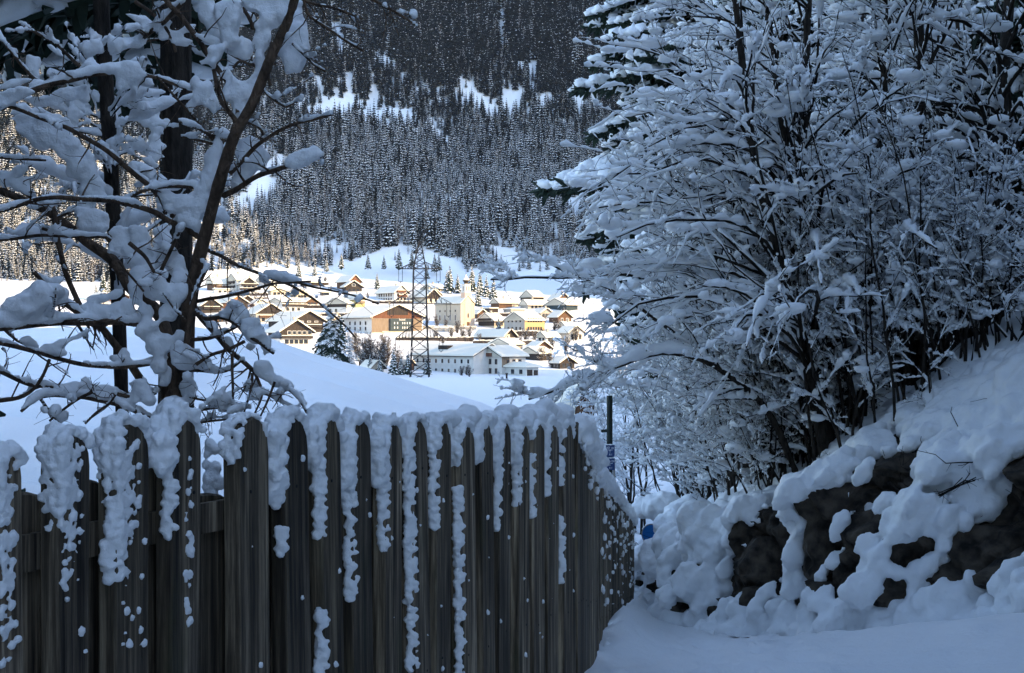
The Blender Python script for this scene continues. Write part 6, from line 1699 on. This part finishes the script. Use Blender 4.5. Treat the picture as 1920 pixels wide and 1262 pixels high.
# clearings the photo shows: the band of open snow half-way up, the field above the village, the small glade on the left
band = np.exp(-((vv - (205 + 18 * np.sin(uu / 90.) + .02 * (uu - 800))) / 25.) ** 2) * (uu > 560) * (uu < 1120)
den2 = fbm(np.stack([Xv / 16, Yv / 130, 0 * Xv], -1), 3, 15)
keep &= r.random(N_) > band * np.clip(.38 + 2.6 * den2, 0, 1.) * 1.4
def hole(u0, v0, ru, rv, soft=.9): return ((uu - u0) / ru) ** 2 + ((vv - v0) / rv) ** 2 < 1 + .8 * dens
for a in ((760, 488, 60, 24), (700, 505, 70, 14), (590, 512, 60, 10), (455, 392, 34, 22), (830, 500, 40, 14), (655, 505, 40, 12), (545, 440, 10, 10), (630, 60, 14, 50), (940, 60, 8, 60), (700, 200, 12, 40), (1000, 130, 8, 50)):
    keep &= ~(hole(*a) & (r.random(N_) < .96))
keep &= dens > -.62
keep &= (Yv > 868) | (uu < 345)
idx_all = np.where(keep)[0]
hz_ = (vv < 235)
ty = np.where(r.random(N_) < np.clip(.80 - (330 - vv) / 190., .04, .85), 0, 1)
lar = (r.random(N_) < np.where((vv > 395) & (dens > .05), .45, .06)); ty = np.where(lar, 2, ty)
ix = np.where(ty == 0, r.integers(0, 4, N_), np.where(ty == 1, 4 + r.integers(0, 4, N_), 8 + r.integers(0, 3, N_)))
cl = fbm(np.stack([Xv / 28, Yv / 28, 0 * Xv], -1), 3, 18)
keep_cl = r.random(N_) > np.clip(-.1 - cl, 0, 1) * 2.2
idx_all = np.where(keep & keep_cl)[0]
scl = r.uniform(.45, 1.2, N_) * (1 + .55 * cl) * (1 + .4 * smooth(190, 120, vv)) * np.where(vv > 470, .75, 1)
pts = np.stack([Xv, Yv, zz], 1)[idx_all]
fo_ = plant('mountain_forest', pts, ix[idx_all], r.uniform(0, 6.28, len(idx_all)), scl[idx_all])
# --- the wood on the slope that shades the meadow, right
N2 = 5200
X2 = r.uniform(-10, 320, N2); Y2 = r.uniform(-160, 350, N2)
e2 = X2 * NRM[0] + Y2 * NRM[1]; d2_ = X2 * DIR[0] + Y2 * DIR[1] - base_d(e2)
k2 = (d2_ > np.where(Y2 < 70, 26, 8)) & (d2_ < 240)
z2 = heights(np.stack([X2, Y2], 1))
plant('hillside_forest', np.stack([X2, Y2, z2], 1)[k2], r.integers(0, 8, N2)[k2], r.uniform(0, 6, N2)[k2], r.uniform(.6, 1.05, N2)[k2])
# --- trees one can tell apart
FS = [far_spruce(60 + s, .85, 14, 2.6, 16, 9) for s in range(3)]
FSM = []
for m in FS:
    FSM.append(m.mesh('snowy_spruce', [M['needle'], M['snow_far']]))
def lone(u, v, Yd, size, label, i=0, group=None, name='snowy_spruce'):
    p = P(u, v, Yd); o = obj(name, FSM[i % 3]); o.location = (p[0], Yd, p[2]); o.scale = (size,) * 3; o.rotation_euler = (0, 0, u * 1.7)
    tag(o, label, 'spruce', group); return o
GS = 'lone spruces around the village'
Lb = 'small snow-dusted spruce standing apart from the forest among the village roofs'
k = 0
for u, v, sz in [(707, 540, .7), (843, 548, 1.15), (838, 546, .9), (858, 548, .8), (900, 552, 1.0), (912, 556, .9), (772, 498, .8), (748, 500, .9), (815, 505, .8), (800, 520, .7), (690, 500, .7), (925, 560, .9), (885, 545, 1.1), (896, 570, .8), (823, 503, .75), (935, 615, .45), (720, 500, .6), (612, 505, .6), (640, 500, .7), (560, 515, .7), (590, 512, .55)]:
    lone(u, v + 3, Yof(v + 3), sz, Lb, k, GS); k += 1
for u, v, sz, yd in [(193, 550, .9, 760), (205, 552, .75, 755), (180, 560, .6, 740), (104, 545, .5, 790)]:
    lone(u, v, yd, sz, 'small dark spruce on the open field behind the left-hand tree', k, 'spruces on the open field'); k += 1
for u, v, sz in [(712, 707, .42), (738, 708, .62), (752, 706, .45), (765, 706, .55), (802, 707, .5), (694, 700, .4), (640, 650, .7)]:
    lone(u, v, 436 + k * .3, sz * 1.1, 'bushy little conifer heaped with snow at the edge of the meadow, near the pylon foot', k, 'little conifers at the meadow edge'); k += 1
# the big spruce beside the dark chalets
SPD = spruce('big_spruce', 15.5, 8.4, .6, 24, 11, 21, .32, sag=.62)
p = P(620, 690, 330)
place('big_spruce', 'largest snow-striped spruce of the village, broad and dark beside the front chalet', 'spruce', SPD, (p[0], 330, p[2]), 1.2, .82)
p = P(655, 690, 345)
place('big_spruce', 'slimmer dark spruce pressed against the right side of the largest village spruce', 'spruce', SPB, (p[0], 345, p[2]), .4, .85)
# bare trees of the village
def bare(seed, H=9, spread=3.5, n=9):
    r = np.random.default_rng(seed); st = []
    for k in range(n):
        st.append(curve_stem((r.normal(0, .3), r.normal(0, .3), -.6), r.uniform(0, 2 * PI), r.uniform(.3, spread), H * r.uniform(.6, 1), seed + k, 10, .35))
    st = np.array(st); R = np.tile(np.linspace(.16, .03, 10), (n, 1))
    P1, R1 = grow(st, R, 17, r, .10, 1, (.8, 3.0), (25, 65), -.05, .2, .14, 6, .5, .04)
    P2, R2 = grow(P1, R1, 11, r, .1, 1, (.4, 1.3), (25, 70), 0, .1, .18, 4, .6, .034)
    m, w2, s2_ = MB(), MB(), MB()
    tubes(m, st, R, 5); tubes(w2, P1, R1, 4); tubes(w2, P2, R2, 3)
    k1 = r.random(len(P2)) < .15
    snow_on(s2_, P1, R1, .045, r, 4, .3, 1, 1); snow_on(s2_, P2[k1], R2[k1], .035, r, 4, .3, 1, 1)
    return m.mesh('trunk', M['larch_far']), w2.mesh('branches', M['larch_far']), s2_.mesh('snow', M['snow_far'])
BT = [bare(s) for s in (1, 2, 3)]
for i, (u, v, yd, sc) in enumerate([(700, 705, 452, 1.55), (682, 690, 470, 1.3), (722, 690, 470, 1.35), (740, 700, 462, 1.0), (668, 668, 490, 1.1), (712, 698, 448, 1.2), (690, 700, 458, 1.25)]):
    p = P(u, v, yd)
    place('bare_tree', 'big bare brown tree in the clump in front of the hotel', 'tree', BT[i % 3], (p[0], yd, p[2]), i * 1.3, sc, 'bare trees in front of the hotel')
for i, (u, v, sc) in enumerate([(820, 612, .75), (835, 615, .6), (858, 625, .8), (868, 640, .95), (880, 632, .7), (846, 632, .6), (815, 640, .7), (900, 640, .5), (985, 640, .8), (1000, 645, .7), (1020, 640, .8), (1035, 655, .7), (975, 652, .7), (1050, 630, .8), (1015, 676, .7), (1035, 690, .8), (1040, 620, .8), (866, 705, .45), (880, 706, .45), (875, 704, .5), (830, 650, .6), (470, 560, .4), (480, 562, .4), (495, 560, .4), (440, 606, .5), (425, 610, .4), (540, 612, .4), (620, 548, .5), (690, 560, .5), (610, 530, .5), (780, 600, .5), (800, 610, .6), (1020, 610, .7), (1060, 600, .8), (1060, 660, .9), (1080, 640, .9)]):
    yd = Yof(v); p = P(u, v, yd)
    place('bare_shrub', 'frosted leafless shrub in the gardens between the village houses', 'shrub', BT[i % 3], (p[0], yd, p[2]), i * 1.7, sc * .85, 'leafless garden shrubs of the village')
# garden hedges and walls lined with snow
for i, (ua, ub, v, hh, lab) in enumerate([(438, 500, 556, 2.2, 'dark clipped hedge below the white house with the wide balcony'), (460, 500, 562, 1.6, 'lower dark hedge along the lane under the left gables'), (395, 440, 562, 1.8, 'dark hedge above the orange-fronted house'), (560, 612, 577, 1.6, 'dark hedge right of the white two-storey house'), (600, 660, 592, 1.5, 'dark hedge between the white balcony house and the hotel'), (905, 985, 592, 1.5, 'dark hedge behind the black-gabled house right of the church'), (990, 1050, 592, 1.4, 'dark hedge behind the ochre building'), (745, 885, 640, 2.0, 'brown leafless hedge behind the white apartment house'), (890, 1000, 645, 1.6, 'leafless hedge below the timber barn'), (512, 552, 549, 1.0, 'dark garden wall above the white sunny lane'), (700, 770, 569, 1.6, 'long dark hedge at the foot of the white inn'), (790, 890, 617, 1.4, 'grey churchyard wall in front of the church'), (815, 850, 622, 2.0, 'snow-topped shed roof wall right of the hotel below the church'), (905, 1030, 630, 2.4, 'brown hedge along the road below the ochre building'), (500, 600, 592, 1.2, 'low dark wall behind the big dark chalets')]):
    ya = Yof(v); a = P(ua, v, ya); b = P(ub, v + 1.5, ya - 1); L = float(np.linalg.norm(b - a))
    o = tag(empty('garden_wall' if 'wall' in lab else 'hedge', (a + b) / 2, math.atan2(b[1] - a[1], b[0] - a[0])), lab, 'wall' if 'wall' in lab else 'hedge')
    m = MB(); n = max(4, int(L / .8)); rr = np.random.default_rng(i)
    x = np.linspace(-L / 2, L / 2, n)
    blobs(m, np.stack([x, rr.normal(0, .1, n), np.full(n, hh * .4)], 1), np.stack([np.full(n, .85), np.full(n, .6), hh * rr.uniform(.5, .75, n)], 1), 1, rr, .3)
    m.build('body', WALL['grey'] if 'wall' in lab else M['larch_far'], o)
    m = MB(); blobs(m, np.stack([x, rr.normal(0, .1, n), hh * .4 + hh * rr.uniform(.5, .68, n)], 1), np.stack([np.full(n, .85), np.full(n, .62), np.full(n, .28)], 1), 1, rr, .3)
    m.build('snow', M['snow_roof'], o)
# ================================================================== the air of the valley
hm = D.materials.new('haze'); hm.use_nodes = True
nt = hm.node_tree; nt.nodes.remove(nt.nodes['Principled BSDF'])
pv = nt.nodes.new('ShaderNodeVolumePrincipled'); pv.inputs['Color'].default_value = (.70, .83, 1.0, 1); pv.inputs['Density'].default_value = .00002; pv.inputs['Anisotropy'].default_value = .0
nt.links.new(pv.outputs[0], nt.nodes['Material Output'].inputs['Volume'])
zlo, zhi = float(GZ.min()) - 1.5, max(float(GZ.max()), 40) + 30
m = MB(); m.box(((GX[0] + GX[-1]) / 2, (GY[0] + GY[-1]) / 2, (zlo + zhi) / 2), (GX[-1] - GX[0] + 4, GY[-1] - GY[0] + 4, zhi - zlo))
hz_o = m.build('haze', hm); tag(hz_o, kind='stuff')
SC.cycles.volume_bounces = 1
